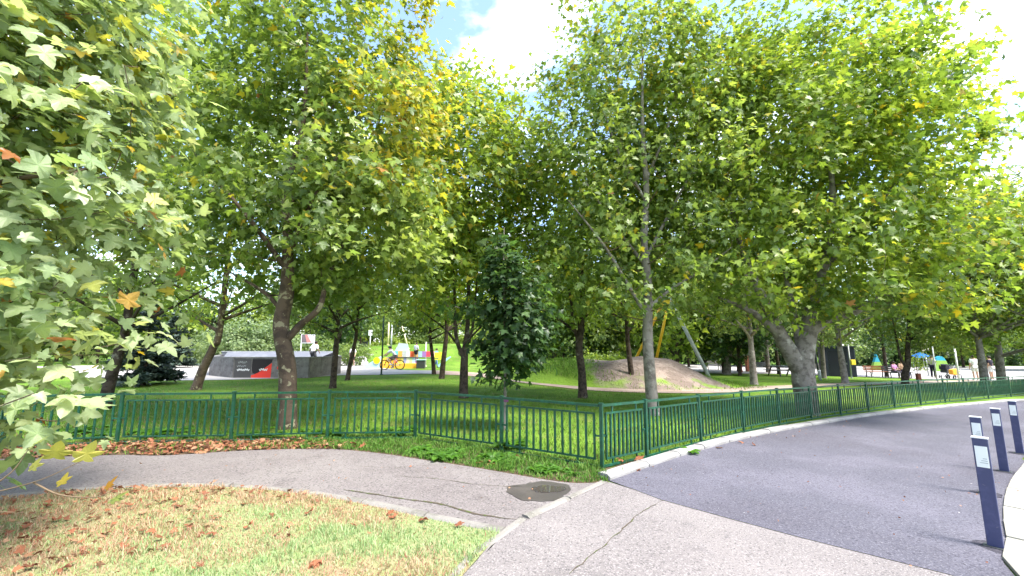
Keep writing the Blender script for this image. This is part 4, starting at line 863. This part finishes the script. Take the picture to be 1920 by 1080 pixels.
m = MB(); m.bar((E[0], E[1]-.02, bz+1.37), (F_[0], F_[1]-.02, bz+1.37), .12, .05); m.build('back_coping', M_GREY, sb)
cin = lambda p, k: (p[0]+(np.mean([q[0] for q in (A, C, E, F_)])-p[0])*k, p[1]+(28.2-p[1])*k)
MB().prism([cin(q, .05) for q in (A, B, C, D_, E, F_)], bz, bz+.42).build('deck', M_BOWL, sb)
# sloping inner bank under the back wall
MB().add([(F_[0]+.5, 32.9, bz+1.34), (E[0]-.1, 32.9, bz+1.34), (E[0]-1.2, 30.0, bz+.43), (F_[0]+1.8, 30.0, bz+.43)], [(0, 1, 2, 3)]).build('bank', M_BOWL, sb)
yf = 23.3-.0405
def spray(poly, material, k, dz=0.0, name='graffiti'):     # flat paint, given in bowl-front coordinates
    v = [(x, yf-.002-.0015*k, bz+z) for x, z in poly]; MB().add(v, [tuple(range(len(v)))]).build(name, material, sb)
fx = lambda q: px(380+q/6, 23.3); fz = lambda q: (630-q)/217*H1
spray([(fx(412), fz(628)), (fx(600), fz(628)), (fx(600), fz(430)), (fx(412), fz(430))], M_CHAR, 1)
spray([(fx(604), fz(629)), (fx(820), fz(629)), (fx(825), fz(470)), (fx(720), fz(545)), (fx(640), fz(590)), (fx(604), fz(600))], M_RED, 1)
spray([(fx(606), fz(428)), (fx(828), fz(430)), (fx(824), fz(462)), (fx(790), fz(490)), (fx(735), fz(535)), (fx(680), fz(572)), (fx(645), fz(586)), (fx(618), fz(575)), (fx(606), fz(530))], M_BLK, 2)
def stroke(pts, wd, material, k=3):
    p = smooth_line(pts, 4); pa = np.array(p); d = np.gradient(pa, axis=0); d /= np.linalg.norm(d, axis=1, keepdims=True)+1e-9
    v = []
    for (x, z), t in zip(p, d): v += [(x-t[1]*wd, yf-.002-.0015*k, bz+z+t[0]*wd), (x+t[1]*wd, yf-.002-.0015*k, bz+z-t[0]*wd)]
    MB().add(v, [(2*i, 2*i+1, 2*i+3, 2*i+2) for i in range(len(p)-1)]).build('graffiti', material, sb)
def scrawl(x0, x1, z, a, n, wd, material, k=3):
    stroke([(fx(x0+(x1-x0)*i/n), fz(z+(a if i % 2 else -a)*(1 if i % 3 else .5))) for i in range(n+1)], wd, material, k)
scrawl(445, 580, 542, 9, 12, .022, M_WP); scrawl(690, 778, 540, 12, 8, .02, M_WP, 4); scrawl(450, 548, 462, 12, 9, .008, M_GREY, 3); scrawl(440, 540, 502, 10, 10, .008, M_GREY, 3)
stroke([(fx(885), fz(530)), (fx(900), fz(490)), (fx(915), fz(445)), (fx(930), fz(490)), (fx(945), fz(530))], .022, M_RED); stroke([(fx(885), fz(532)), (fx(945), fz(532))], .02, M_RED); stroke([(fx(905), fz(505)), (fx(930), fz(505))], .014, M_RED)
stroke([(px(475, 32.8), 0), (px(476, 32.8), .01)], .001, M_GREY)

def at(u, v, name, label, cat, group=None, rz=0.0):
    x, y = P(u, v); return empty(name, (x, y, gz(x, y)), rz, label, cat, group), y
# board behind the bowl
x, y = px(580, 34.5), 34.5; r = empty('notice_board', (x, y, gz(x, y)), 0, 'board on two white posts behind the skate bowl', 'sign')
for s in (-.52, .52): MB().tube([(s, 0, -.1), (s, 0, 2.65)], .04, 8).build('post', M_WP, r)
bd = MB().box((0, 0, 2.28), (1.0, .05, .66)).build('board', M_WP, r)
MB().add([(-.49, -.027, 1.97), (-.05, -.027, 1.97), (-.25, -.027, 2.6), (-.49, -.027, 2.6)], [(0, 1, 2, 3)]).build('dark_print', cloth((.16, .13, .14)), bd)
MB().add([(-.05, -.027, 1.97), (.30, -.027, 1.97), (-.05, -.027, 2.6), (-.25, -.027, 2.6)], [(0, 1, 2, 3)]).build('pink_print', cloth((.55, .22, .20)), bd)
MB().bar((-.52, 0, 1.93), (.52, 0, 1.93), .04).build('crossbar', M_WP, r)

# ------------------------------------------------------------------ playground in the left distance
x0, y0 = P(758, 690.5)
pw = empty('play_wall', (x0, y0, gz(x0, y0)), .04, 'low rainbow-striped climbing wall with orange base, behind the cyclist', 'play structure')
k1 = y0/FPX
cs = [(.10, .50, .52), (.75, .38, .08), (.45, .50, .48), (.72, .68, .62), (.75, .14, .05), (.80, .52, .04), (.40, .58, .72), (.35, .18, .45), (.72, .08, .12), (.78, .40, .42)]
for i, c in enumerate(cs):
    a = -22*k1+i*7.6*k1; mcol = cloth(c)
    MB().prism([(a, .30+.12*math.cos(i*.35)), (a+7.4*k1, .30+.12*math.cos((i+1)*.35)), (a+7.4*k1, .42+.12*math.cos((i+1)*.35)), (a, .42+.12*math.cos(i*.35))], .85, 1.28).build('stripe', mcol, pw)
cs2 = [(.75, .20, .10), (.80, .50, .06), (.75, .62, .15), (.30, .32, .55), (.72, .68, .52), (.55, .68, .35), (.45, .60, .75), (.40, .22, .50)]
for i, c in enumerate(cs2):
    a = -18*k1+i*5.4*k1; MB().prism([(a, -.02), (a+5.2*k1, -.02), (a+5.2*k1, .1), (a, .1)], .38, .80).build('stripe', cloth(c), pw)
MB().prism([(-44*k1, -.12), (24*k1, -.12), (24*k1, .55), (-44*k1, .55)], -.05, .36).build('base', cloth((.78, .42, .05)), pw, bevel=.02)
MB().prism([(-44*k1, -.04), (-44*k1, .9), (-70*k1, .22), (-76*k1, -.04)], -.1, .5, 'y').build('ramp', cloth((.42, .62, .68)), pw)
MB().tube([(-50*k1, -.16, .58), (-50*k1, .45, .58)], .25, 16).build('yellow_disc', cloth((.80, .62, .02)), pw)
MB().prism([(-44*k1, .36), (-18*k1, .36), (-18*k1, .95), (-36*k1, .82), (-44*k1, .62)], .05, .4, 'y').build('side_panel', cloth((.78, .50, .06)), pw)
MB().prism([(52*k1, .62), (68*k1, .62), (68*k1, 1.22), (52*k1, 1.2)], .3, .4, 'y').build('end_panel', cloth((.62, .66, .05)), pw)
MB().tube([(-30*k1, -.05, .84), (20*k1, -.05, .82), (62*k1, .1, .74)], .035, 6).build('rail', M_DG, pw)
MB().prism([(-22*k1, 1.30), (6*k1, 1.30), (2*k1, 1.86), (-14*k1, 1.92)], .5, .58, 'y').build('slide_hood', mat('pale_plastic', (.40, .46, .50), .5, .4), pw)
MB().prism([(60*k1, .2), (76*k1, .75), (84*k1, .9), (84*k1, .8), (62*k1, .05)], .2, .5, 'y').build('slide', cloth((.35, .58, .66)), pw)
def pole(u, v, h, r_, material, label, lean=0.0, name='pole', cat='pole', n=8):
    e, d = at(u, v, name, label, cat); MB().tube([(0, 0, -.1), (lean, 0, h)], [r_, r_*.85], n).build('shaft', material, e, smooth=True); MB().tube([(0, 0, .0), (0, 0, .05)], r_*1.9, 10).build('foot', material, e); MB().ball((lean, 0, h), r_*1.05, 8, 5).build('cap', material, e); return e, d
M_PG = mat('pole_green', (.02, .06, .04), .5, .4)
pole(715, 703, 3.4, .05, M_PG, 'slim dark green pole at the lawn edge beside the cyclist')
pole(726, 683, 2.6, .10, mat('cream_post', (.68, .60, .34), .6, .3), 'cream yellow play post standing left of the cyclist head')
pole(732, 684, 2.5, .09, M_GREY, 'grey play post beside the cream yellow one')
pole(765, 684, 2.3, .08, MATS['cream_post'], 'cream post leaning left over the rainbow wall', -.75)
pole(798, 687, 2.0, .06, mat('cream_white', (.70, .66, .55), .6, .3), 'thin cream pole right of the rainbow wall')
e, d = pole(692, 683, 1.9, .055, M_WP, 'white sign on a white post left of the playground', name='sign_post', cat='sign')
MB().box((0, -.06, 1.75), (.42, .03, .62)).build('sign_plate', M_WP, e, bevel=.01)
def bin_(u, v, label, mt, w_, h, lid):
    e, d = at(u, v, 'litter_bin', label, 'bin', 'litter bins by the playground')
    MB().prism([(-w_/2, -.2), (w_/2, -.2), (w_/2, .2), (-w_/2, .2)], 0, h).build('body', mt, e, bevel=.02); MB().box((0, 0, h+.03), (w_+.08, .48, .06)).build('lid', lid, e, bevel=.01)
    for k in range(5): MB().box((-w_/2+.06+k*(w_-.12)/4, -.208, h/2), (.035, .014, h*.85)).build('slat', M_DG, e)
bin_(683, 682, 'black litter bin at the foot of the white sign post', M_DG, .55, .55, M_DG)
bin_(789, 691, 'dark litter bin with pale green lid at the end of the rainbow wall', mat('bin_grey', (.05, .055, .055), .6, .3), .62, .62, cloth((.30, .55, .50)))

# ------------------------------------------------------------------ swing frame, kiosk, posts
ap = Vector((px(1257, 26), 26, 4.75)); sw = empty('swing_frame', (ap.x, ap.y, gz(ap.x, ap.y)), 0, 'tall swing frame with yellow legs and a grey leaning leg behind the mound', 'swing frame'); b0 = Vector((ap.x, ap.y, gz(ap.x, ap.y)))
def leg(u, dep, z, mt, top, r_): 
    p = Vector((px(u, dep), dep, z)); MB().tube([p-b0, top-b0], r_, 10).build('leg', mt, sw, smooth=True)
q = (px(1325, 24.4), 24.4); leg(1325, 24.4, float(mound_h(*q))-.1, M_GREY, ap, .105)
leg(1180, 28.0, .4, M_YEL, ap+Vector((-.15, .5, -.1)), .085); leg(1223, 27.0, .5, M_YEL, ap+Vector((.05, .2, -.1)), .085)
MB().tube([ap-b0+Vector((-.3, -.2, .0)), ap-b0+Vector((.6, 3.5, .1))], .09, 10).build('top_beam', M_GREY, sw, smooth=True)
x, y = P(1578, 706); ki = empty('kiosk', (x, y, gz(x, y)), -.35, 'dark navy kiosk with a grey side wall in the play yard', 'kiosk')
kf = 45/FPX*y*1.06; kh = 2.25
MB().box((0, .75, kh/2), (kf, 1.5, kh)).build('body', M_NAVY, ki, bevel=.02)
MB().box((kf/2+.012, .75, kh/2-.02), (.02, 1.44, kh-.1)).build('side_wall', mat('slate_panel', (.12, .13, .17), .7, .3, noise=[(3, (.16, .17, .21), .45, .65)]), ki)
MB().box((0, .75, kh+.05), (kf+.14, 1.66, .10)).build('roof', M_NAVY, ki, bevel=.01)
MB().box((-.12, -.012, kh*.46), (kf*.6, .02, kh*.86)).build('door', mat('navy_door', (.006, .007, .02), .4, .4), ki); MB().box((.42, -.03, 1.0), (.03, .04, .14)).build('handle', M_GREY, ki)
e, d = pole(1597, 709, 2.4, .05, M_GREY, 'pale grey pole with a yellow box before the kiosk', name='meter_pole'); MB().box((.16, -.06, 1.15), (.32, .18, .38)).build('yellow_box', cloth((.72, .55, .06)), e, bevel=.02)
pole(1537, 708, 2.2, .075, M_DG, 'dark slanted post at the left corner of the kiosk', -.22)
e, d = at(1538, 713, 'marker_post', 'short pale grey marker post on the grass before the kiosk', 'post'); MB().tube([(0, 0, -.05), (0, 0, .62)], .085, 10).build('shaft', M_GREY, e, smooth=True); MB().tube([(0, 0, .62), (0, 0, .66)], [.095, .07], 10).build('cap', M_WP, e)
pole(1799, 717, 2.35, .06, M_WP, 'white pole standing between the pram and the man in white')
pole(1757, 715, 2.3, .045, M_GREY, 'thin grey pole beside the standing man in dark trousers')
pole(1741, 705, 1.6, .05, M_GREY, 'short grey post left of the standing man in dark trousers')
for u, v, lb in [(1388, 698, 'red-brown wooden play post beside the stout grey tree'), (1402, 697, 'terracotta play post right of the red-brown one')]:
    e, d = at(u, v, 'play_post', lb, 'post'); MB().prism([(-.14, -.14), (.14, -.14), (.14, .14), (-.14, .14)], -.1, 1.45).build('shaft', cloth((.30, .07, .04)) if u < 1395 else cloth((.45, .18, .12)), e, bevel=.03); MB().prism([(-.18, -.18), (.18, -.18), (.18, .18), (-.18, .18)], 1.45, 1.5).build('cap', M_WOOD, e)
def bench(u, v, rz, label, mt=M_WOOD, wd=1.7):
    e, d = at(u, v, 'bench', label, 'bench', 'benches in the play yard', rz)
    for k in range(4): MB().box((0, -.18+k*.12, .45), (wd, .10, .035)).build('seat_slat', mt, e)
    for k in range(3): MB().box((0, .27+k*.025, .58+k*.13), (wd, .03, .10)).build('back_slat', mt, e)
    for s in (-1, 1):
        x_ = s*(wd/2-.2); m = MB().bar((x_, -.2, 0), (x_, -.15, .43), .05).bar((x_, .28, 0), (x_, .22, .43), .05).bar((x_, -.2, .42), (x_, .25, .42), .04).bar((x_, .22, .42), (x_, .34, .92), .04); m.build('leg', M_DG, e)
    return e
bench(1428, 698, .1, 'bench of dark slats left of the thick forked trunk, farthest back', M_DG)
bench(1527, 702, -.1, 'pale bench just right of the thick forked trunk', mat('grey_wood', (.30, .27, .25), .8, .2))
bench(1646, 708, .05, 'wooden bench with red-brown slats under the teal play sail', cloth((.30, .10, .05)))
bs = bench(1686, 709, .05, 'dark bench carrying the seated woman in pink', M_DG, 2.0)
bench(1338, 694, .1, 'pale bench beside a thin dark tree beyond the mound', MATS['grey_wood'])
e, d = at(1470, 705, 'picnic_table', 'dark picnic table left of the thick forked trunk', 'table', rz=.05)
MB().box((0, 0, .74), (2.2, .8, .05)).build('tabletop', M_DG, e, bevel=.01)
for s in (-1, 1):
    MB().box((0, s*.72, .44), (2.2, .28, .045)).build('seat', M_DG, e, bevel=.01)
    MB().bar((s*.75, -.75, 0), (s*.75, -.3, .72), .07).build('leg', M_DG, e); MB().bar((s*.75, .75, 0), (s*.75, .3, .72), .07).build('leg', M_DG, e)
    MB().bar((s*.75, -.75, .41), (s*.75, .75, .41), .06).build('crossbar', M_DG, e)
def sail(u, v, w_, h, label, dome=False, rz=0.0):
    e, d = at(u, v, 'play_sail', label, 'play structure', None, rz); n = 7
    prof = [(math.cos(t)*w_/2, math.sin(t)*h) if dome else ((1-t/1.5708)**1.15*w_/2, h*t/1.5708) for t in np.linspace(0, 1.5708, n)]
    for nm, lo, hi, c in (('lower_panel', 0, 3, (.20, .34, .07)), ('upper_panel', 3, n-1, (.04, .27, .36))):
        pts = [(x, z) for x, z in prof[lo:hi+1]]; poly = pts+[(-x, z) for x, z in pts[::-1]]
        if hi == n-1: poly = poly[:len(pts)]+poly[len(pts)+1:]
        m = MB().prism([(x, z+.45) for x, z in poly], -.12, .12, 'y'); m.build(nm, cloth(c), e)
    for s in (-1, 1): MB().tube([(s*w_*.4, 0, -.1), (s*w_*.4, 0, .5)], .05, 8).build('post', M_GREY, e)
sail(1646, 703, 1.1, 1.35, 'small pointed play sail, teal over lime green, left of the seated people')
sail(1766, 706, 1.2, 1.25, 'rounded play dome, blue over lime green, beside the pram', True)
e, d = at(1731, 703, 'play_canopy', 'bright blue play canopy above the sapling', 'play structure'); e.scale = (.62, .62, .86)
MB().add([(-.9, -.5, 1.75), (.9, -.5, 1.95), (1.0, .6, 2.1), (-.8, .6, 2.0), (0, 0, 2.35), (-.9, -.5, 1.70), (.9, -.5, 1.90), (1.0, .6, 2.05), (-.8, .6, 1.95)], [(0, 1, 4), (1, 2, 4), (2, 3, 4), (3, 0, 4), (8, 7, 6, 5), (0, 5, 6, 1), (1, 6, 7, 2), (2, 7, 8, 3), (3, 8, 5, 0)]).build('roof', cloth((.02, .12, .34)), e)
for a, b in ((-.8, -.4), (.8, -.4), (.8, .5), (-.7, .5)): MB().tube([(a, b, -.1), (a, b, 1.85)], .04, 8).build('post', M_GREY, e)
# pram and tricycle
pr_e, d = at(1777, 710, 'pram', 'black pram parked beside the round play dome', 'pram', rz=.2)
MB().prism([(-.35, .45), (.40, .45), (.48, .75), (.30, .80), (-.30, .72)], -.22, .22, 'y').build('seat', M_DG, pr_e, bevel=.03)
MB().prism([(-.42, .72), (.02, .76), (-.02, 1.0), (-.18, 1.12), (-.36, 1.05)], -.23, .23, 'y').build('hood', cloth((.03, .03, .04)), pr_e, bevel=.03)
for a in (-.32, .34):
    for b in (-.25, .25):
        w_o = MB().ring((a, b, .15), .13, .025, 'y', 18, 6).build('wheel', M_RUB, pr_e, smooth=True); MB().tube([(a, b-.02, .15), (a, b+.02, .15)], .05, 8).build('hub', M_GREY, w_o)
MB().bar((-.32, 0, .16), (.2, 0, .5), .04).bar((.34, 0, .16), (-.1, 0, .5), .04).bar((.3, -.2, .72), (.58, -.2, 1.02), .03).bar((.3, .2, .72), (.58, .2, 1.02), .03).bar((.58, -.2, 1.02), (.58, .2, 1.02), .035).build('frame', M_GREY, pr_e)
tr_e, d = at(1791, 711, 'tricycle', 'orange-yellow child tricycle right beside the black pram', 'tricycle', rz=.1)
MB().prism([(-.3, .35), (.15, .30), (.35, .6), (.1, .78), (-.3, .7)], -.15, .15, 'y').build('body', cloth((.78, .36, .05)), tr_e, bevel=.04)
for a, b, R in ((.4, 0, .17), (-.3, -.2, .12), (-.3, .2, .12)): MB().ring((a, b, R+.02), R, .025, 'y', 18, 6).build('wheel', M_RUB, tr_e, smooth=True)
MB().bar((.4, 0, .18), (.28, 0, .75), .035).bar((.28, -.2, .78), (.28, .2, .78), .03).build('handlebar', M_GREY, tr_e)
# sapling
rng = np.random.default_rng(99); x, y = P(1722, 716)
G = grow(rng, [(0, 0, -.05), (0, 0, .8), (.02, 0, 1.4), (0, 0, 1.9)], [.022, .02, .014, .005], [([(0, 0, .7), (.3, 0, .85), (.6, 0, .9)], [.01, .008, .003])], [(.15, 0, 1.35, .75, .6, .65)], 40, 12, .11, 'low', 'lush', .55, .16)
sapling = plant_tree('sapling', (x, y, gz(x, y)), G, 'thin bright green sapling right of the bent dark tree', 'tree', M_BARKD, sides=6)
MB().box((0, -.05, .30), (.22, .18, .5)).build('trunk_guard', cloth((.20, .08, .06)), sapling)

# ------------------------------------------------------------------ people
def skin(name, V, E, R, material, parent, sub=1):
    me = bpy.data.meshes.new(name); me.from_pydata([tuple(v) for v in V], E, []); me.materials.append(material)
    o = bpy.data.objects.new(name, me); link(o, parent); o.modifiers.new('skin', 'SKIN').use_smooth_shade = True
    for i, r in enumerate(R):
        s = me.skin_vertices[0].data[i]; s.radius = (r, r) if not isinstance(r, tuple) else r; s.use_root = (i == 0)
    sm = o.modifiers.new('sub', 'SUBSURF'); sm.levels = sub; sm.render_levels = sub; return o
def person(loc, rz, label, shirt, legs, pose='stand', sc=1.0, hair=M_HAIR, long_legs=False, cat='person', hat=None, sleeves=.5, group=None):
    """faces local -Y"""
    r = empty('person', loc, rz, label, cat, group); r.scale = (sc,)*3
    J = dict(pel=(0, 0, .95), sp=(0, .0, 1.14), ch=(0, 0, 1.33), nk=(0, 0, 1.47), hd=(0, -.02, 1.58), tp=(0, -.01, 1.68))
    for s, n_ in ((-1, 'l'), (1, 'r')):
        J.update({n_+'sh': (s*.17, 0, 1.40), n_+'el': (s*.23, .02, 1.13), n_+'wr': (s*.23, -.06, .89), n_+'hp': (s*.09, 0, .91), n_+'kn': (s*.10, -.02, .50), n_+'an': (s*.10, .02, .09), n_+'to': (s*.12, -.14, .03)})
    if pose == 'walk':
        J.update(lkn=(-.10, -.12, .52), lan=(-.10, -.22, .10), lto=(-.10, -.38, .05), rkn=(.10, .05, .50), ran=(.10, .26, .12), rto=(.11, .14, .03), lel=(-.24, .10, 1.14), lwr=(-.23, .12, .90), rel=(.24, -.05, 1.14), rwr=(.22, -.22, .95))
    if pose == 'sit':
        for k in ('pel', 'sp', 'ch', 'nk', 'hd', 'tp'): a = J[k]; J[k] = (a[0], a[1], a[2]-.42)
        for s, n_ in ((-1, 'l'), (1, 'r')): J.update({n_+'sh': (s*.17, 0, .98), n_+'el': (s*.23, -.06, .74), n_+'wr': (s*.14, -.28, .66), n_+'hp': (s*.10, -.02, .50), n_+'kn': (s*.13, -.42, .48), n_+'an': (s*.13, -.40, .09), n_+'to': (s*.14, -.56, .03)})
    if pose == 'bike':          # bent over handlebars, feet on pedals; travels along -Y
        J.update(pel=(0, .22, .98), sp=(0, .12, 1.16), ch=(0, -.06, 1.32), nk=(0, -.16, 1.42), hd=(0, -.22, 1.52), tp=(0, -.24, 1.62))
        for s, n_, kz, az, ky, ay in ((-1, 'l', .62, .22, -.20, .05), (1, 'r', .78, .42, -.28, -.02)): J.update({n_+'sh': (s*.17, -.10, 1.38), n_+'el': (s*.24, -.30, 1.18), n_+'wr': (s*.24, -.50, 1.04), n_+'hp': (s*.09, .20, .95), n_+'kn': (s*.11, ky, kz), n_+'an': (s*.12, ay, az), n_+'to': (s*.13, ay-.16, az-.05)})
    if pose == 'climb':         # seen from behind, leaning on, legs apart
        J.update(ch=(0, -.12, 1.28), nk=(0, -.20, 1.40), hd=(0, -.24, 1.50), tp=(0, -.24, 1.60), sp=(0, -.04, 1.12), lkn=(-.20, -.08, .52), lan=(-.24, .05, .09), lto=(-.26, -.10, .03), rkn=(.16, -.14, .54), ran=(.20, -.12, .10), rto=(.22, -.28, .05), lsh=(-.17, -.15, 1.34), rsh=(.17, -.15, 1.34), lel=(-.27, -.10, 1.10), rel=(.32, -.06, 1.12), lwr=(-.22, -.28, .95), rwr=(.30, -.22, .92))
    if pose == 'arms':          # hands together before the body, head bowed
        J.update(lel=(-.24, -.02, 1.12), rel=(.24, -.02, 1.12), lwr=(-.12, -.24, 1.06), rwr=(.12, -.24, 1.06), hd=(0, -.06, 1.57), tp=(0, -.09, 1.66))
    K = list(J); ix = {k: i for i, k in enumerate(K)}; V = [J[k] for k in K]
    rad = dict(pel=(.13, .10), sp=(.12, .09), ch=(.15, .10), nk=.055, hd=(.082, .10), tp=.06)
    for n_ in 'lr': rad.update({n_+'sh': .062, n_+'el': .042, n_+'wr': .03, n_+'hp': .088, n_+'kn': .058, n_+'an': .042, n_+'to': .035})
    R = [rad[k] for k in K]
    E = [('pel', 'sp'), ('sp', 'ch'), ('ch', 'nk'), ('nk', 'hd'), ('hd', 'tp')]
    for n_ in 'lr': E += [('ch', n_+'sh'), (n_+'sh', n_+'el'), (n_+'el', n_+'wr'), ('pel', n_+'hp'), (n_+'hp', n_+'kn'), (n_+'kn', n_+'an'), (n_+'an', n_+'to')]
    E = [(ix[a], ix[b]) for a, b in E]
    for n_ in 'lr':              # palm with five short fingers
        w_ = Vector(J[n_+'wr']); e_ = Vector(J[n_+'el']); d_2 = (w_-e_).normalized(); side = d_2.cross(Vector((1, .2, 0))).normalized(); pl = w_+d_2*.08
        V.append(tuple(pl)); R.append((.034, .018)); E.append((ix[n_+'wr'], len(V)-1)); pi_ = len(V)-1
        for k, (o_, l_) in enumerate(((-.03, .075), (-.01, .085), (.01, .08), (.03, .065), (.05, .03))):
            V.append(tuple(pl+side*o_+d_2*l_)); R.append(.009); E.append((pi_, len(V)-1))
    skin('body', V, E, R, M_SKIN, r)
    def garment(name, keys, edges, radii, mt): skin(name, [J[k] if isinstance(k, str) else k for k in keys], edges, radii, mt, r)
    lerp = lambda a, b, t: tuple(np.array(J[a])*(1-t)+np.array(J[b])*t)
    sl = sleeves
    keys = ['sp', 'pel', 'ch', lerp('ch', 'nk', .7), 'lsh', lerp('lsh', 'lel', min(1, sl*2)), 'rsh', lerp('rsh', 'rel', min(1, sl*2))]; ed = [(0, 1), (0, 2), (2, 3), (2, 4), (4, 5), (2, 6), (6, 7)]; ra = [(.15, .12), (.15, .125), (.172, .125), .085, .085, .072, .085, .072]
    if sl > .6: keys += ['lwr', 'rwr']; ed += [(5, 8), (7, 9)]; ra += [.048, .048]
    garment('shirt', keys, ed, ra, cloth(shirt))
    if long_legs: garment('trousers', ['pel', 'lhp', 'lkn', 'lan', 'rhp', 'rkn', 'ran'], [(0, 1), (1, 2), (2, 3), (0, 4), (4, 5), (5, 6)], [(.15, .125), .105, .08, .068, .105, .08, .068], cloth(legs))
    else: garment('shorts', ['pel', 'lhp', lerp('lhp', 'lkn', .85), 'rhp', lerp('rhp', 'rkn', .85)], [(0, 1), (1, 2), (0, 3), (3, 4)], [(.15, .125), .11, .098, .11, .098], cloth(legs))
    hd = Vector(J['hd']); m = MB().ball((hd.x, hd.y+.018, hd.z+.045), (.098, .112, .10), 12, 8); m.build('hair', hair, r, smooth=True)
    m = MB()                    # face: nose, eyes, mouth, ears
    m.ball((hd.x, hd.y-.105, hd.z-.01), (.012, .016, .02), 6, 4)
    for s in (-1, 1): m.ball((hd.x+s*.085, hd.y, hd.z), (.012, .02, .03), 6, 4)
    m.build('face', M_SKIN, r, smooth=True)
    m = MB()
    for s in (-1, 1): m.ball((hd.x+s*.032, hd.y-.094, hd.z+.012), (.012, .008, .008), 6, 4)
    m.ball((hd.x, hd.y-.094, hd.z-.05), (.025, .006, .006), 6, 4); m.build('eyes_and_mouth', M_HAIR, r)
    for n_ in 'lr':
        a, b = Vector(J[n_+'an']), Vector(J[n_+'to']); MB().tube([a+Vector((0, .03, -.05)), (a+b)/2+Vector((0, 0, -.01)), b], [.05, .052, .04], 8).build('shoe', cloth((.62, .62, .62)) if not long_legs else M_DG, r, smooth=True)
    return r
def stand(u, v, rz, *a, **k): x, y = P(u, v); return person((x, y, gz(x, y)), rz, *a, **k)
# cyclist and bicycle
x, y = P(735, 693.5); cb = (x, y, gz(x, y))
bi = empty('bicycle', cb, 0, 'mountain bicycle ridden across the plaza, with white frame', 'bicycle')
for s in (-.54, .54):
    w_o = MB().ring((s, 0, .345), .322, .030, 'y', 36, 6).build('wheel', M_RUB, bi, smooth=True); MB().ring((s, 0, .345), .295, .012, 'y', 36, 5).build('rim', M_DG, w_o, smooth=True)
    m = MB()
    for k in range(14): a = k*math.pi/7; m.tube([(s, 0, .345), (s+.295*math.cos(a), 0, .345+.295*math.sin(a))], .0025, 4)
    m.build('spokes', M_GREY, w_o); MB().tube([(s, -.05, .345), (s, .05, .345)], .03, 8).build('hub', M_DG, w_o)
m = MB()
for a, b in [((-.40, 0, .86), (.16, 0, .78)), ((-.37, 0, .74), (.06, 0, .30)), ((.06, 0, .30), (.17, 0, .84)), ((.06, 0, .30), (.54, 0, .345)), ((.17, 0, .76), (.54, 0, .345)), ((-.41, 0, .92), (-.38, 0, .70))]: m.tube([a, b], .022, 7)
m.build('frame', M_WP, bi, smooth=True)
MB().tube([(-.40, 0, .72), (-.46, .05, .55), (-.54, .05, .345)], .018, 6).tube([(-.40, 0, .72), (-.46, -.05, .55), (-.54, -.05, .345)], .018, 6).build('fork', M_DG, bi, smooth=True)
MB().tube([(-.42, -.30, 1.04), (-.44, 0, .98), (-.42, .30, 1.04)], .016, 6).build('handlebar', M_DG, bi); MB().prism([(.05, -.02), (.30, -.08), (.33, 0), (.30, .08), (.05, .02)], .90, .95).build('saddle', M_RUB, bi, bevel=.01)
MB().ring((.06, -.05, .30), .09, .012, 'y', 18, 5).bar((.06, -.07, .30), (.0, -.07, .14), .02).bar((.06, .07, .30), (.12, .07, .46), .02).box((-.0, -.12, .14), (.1, .08, .02)).box((.12, .12, .46), (.1, .08, .02)).build('crank', M_DG, bi)
cyp = person((cb[0], cb[1], cb[2]+.0), -math.pi/2, 'cyclist in a white shirt and dark helmet bent over the handlebars', (.66, .70, .74), (.16, .14, .13), 'bike', hair=M_HAIR)
MB().ball((0, -.215, 1.60), (.105, .14, .085), 12, 8).build('helmet', M_DG, cyp, smooth=True); MB().prism([(-.07, -.42), (.07, -.42), (.09, -.28), (-.09, -.28)], 1.585, 1.60).build('visor', M_DG, cyp)
x, y = px(591, 27.4), 27.4; person((x, y, bz+.42), math.pi-.3, 'person in white shirt and dark shorts climbing about in the skate bowl', (.74, .74, .74), (.06, .06, .065), 'climb')
stand(660, 688.5, .2, 'person in long white top and dark shorts walking beyond the leaning tree', (.74, .71, .72), (.06, .05, .05), 'walk')
x, y = px(782, 33.2), 33.2; person((x, y, gz(x, y)+.55), 2.6, 'child in grey and black standing behind the rainbow wall', (.50, .52, .56), (.03, .03, .035), 'arms', .82, sleeves=.9)
x, y = px(820, 34.5), 34.5; person((x, y, gz(x, y)+.0), 1.2, 'child in a blue top on the slope beside the thin tree', (.12, .28, .62), (.10, .18, .35), 'walk', .88, sleeves=.9, long_legs=True)
bx_, by_, bz_ = bs.location; c5, s5 = math.cos(.05), math.sin(.05)
person((bx_-.28, by_+.05, bz_+.0), .05+.2, 'seated woman in a pink and purple patterned top on the dark bench', (.50, .22, .45), (.10, .09, .11), 'sit', .98, long_legs=True)
person((bx_+.42, by_+.10, bz_+.0), .05-.3, 'person in tan top and navy trousers seated beside the woman in pink', (.55, .36, .26), (.02, .02, .05), 'sit', 1.05, long_legs=True)
stand(1751, 708, 1.9, 'man in grey top and long dark trousers standing before the round dome', (.36, .35, .34), (.02, .02, .035), 'arms', 1.02, long_legs=True)
stand(1831, 713.5, math.pi-.3, 'man in white t-shirt and white shorts standing with his back turned', (.72, .72, .70), (.66, .66, .64), 'stand', 1.06, sleeves=.45)
stand(1861, 713.5, math.pi+.3, 'person in dark top and white shorts between the two trees at far right', (.035, .03, .045), (.66, .65, .66), 'stand', 1.04, sleeves=.4)
#OBJECTS-END
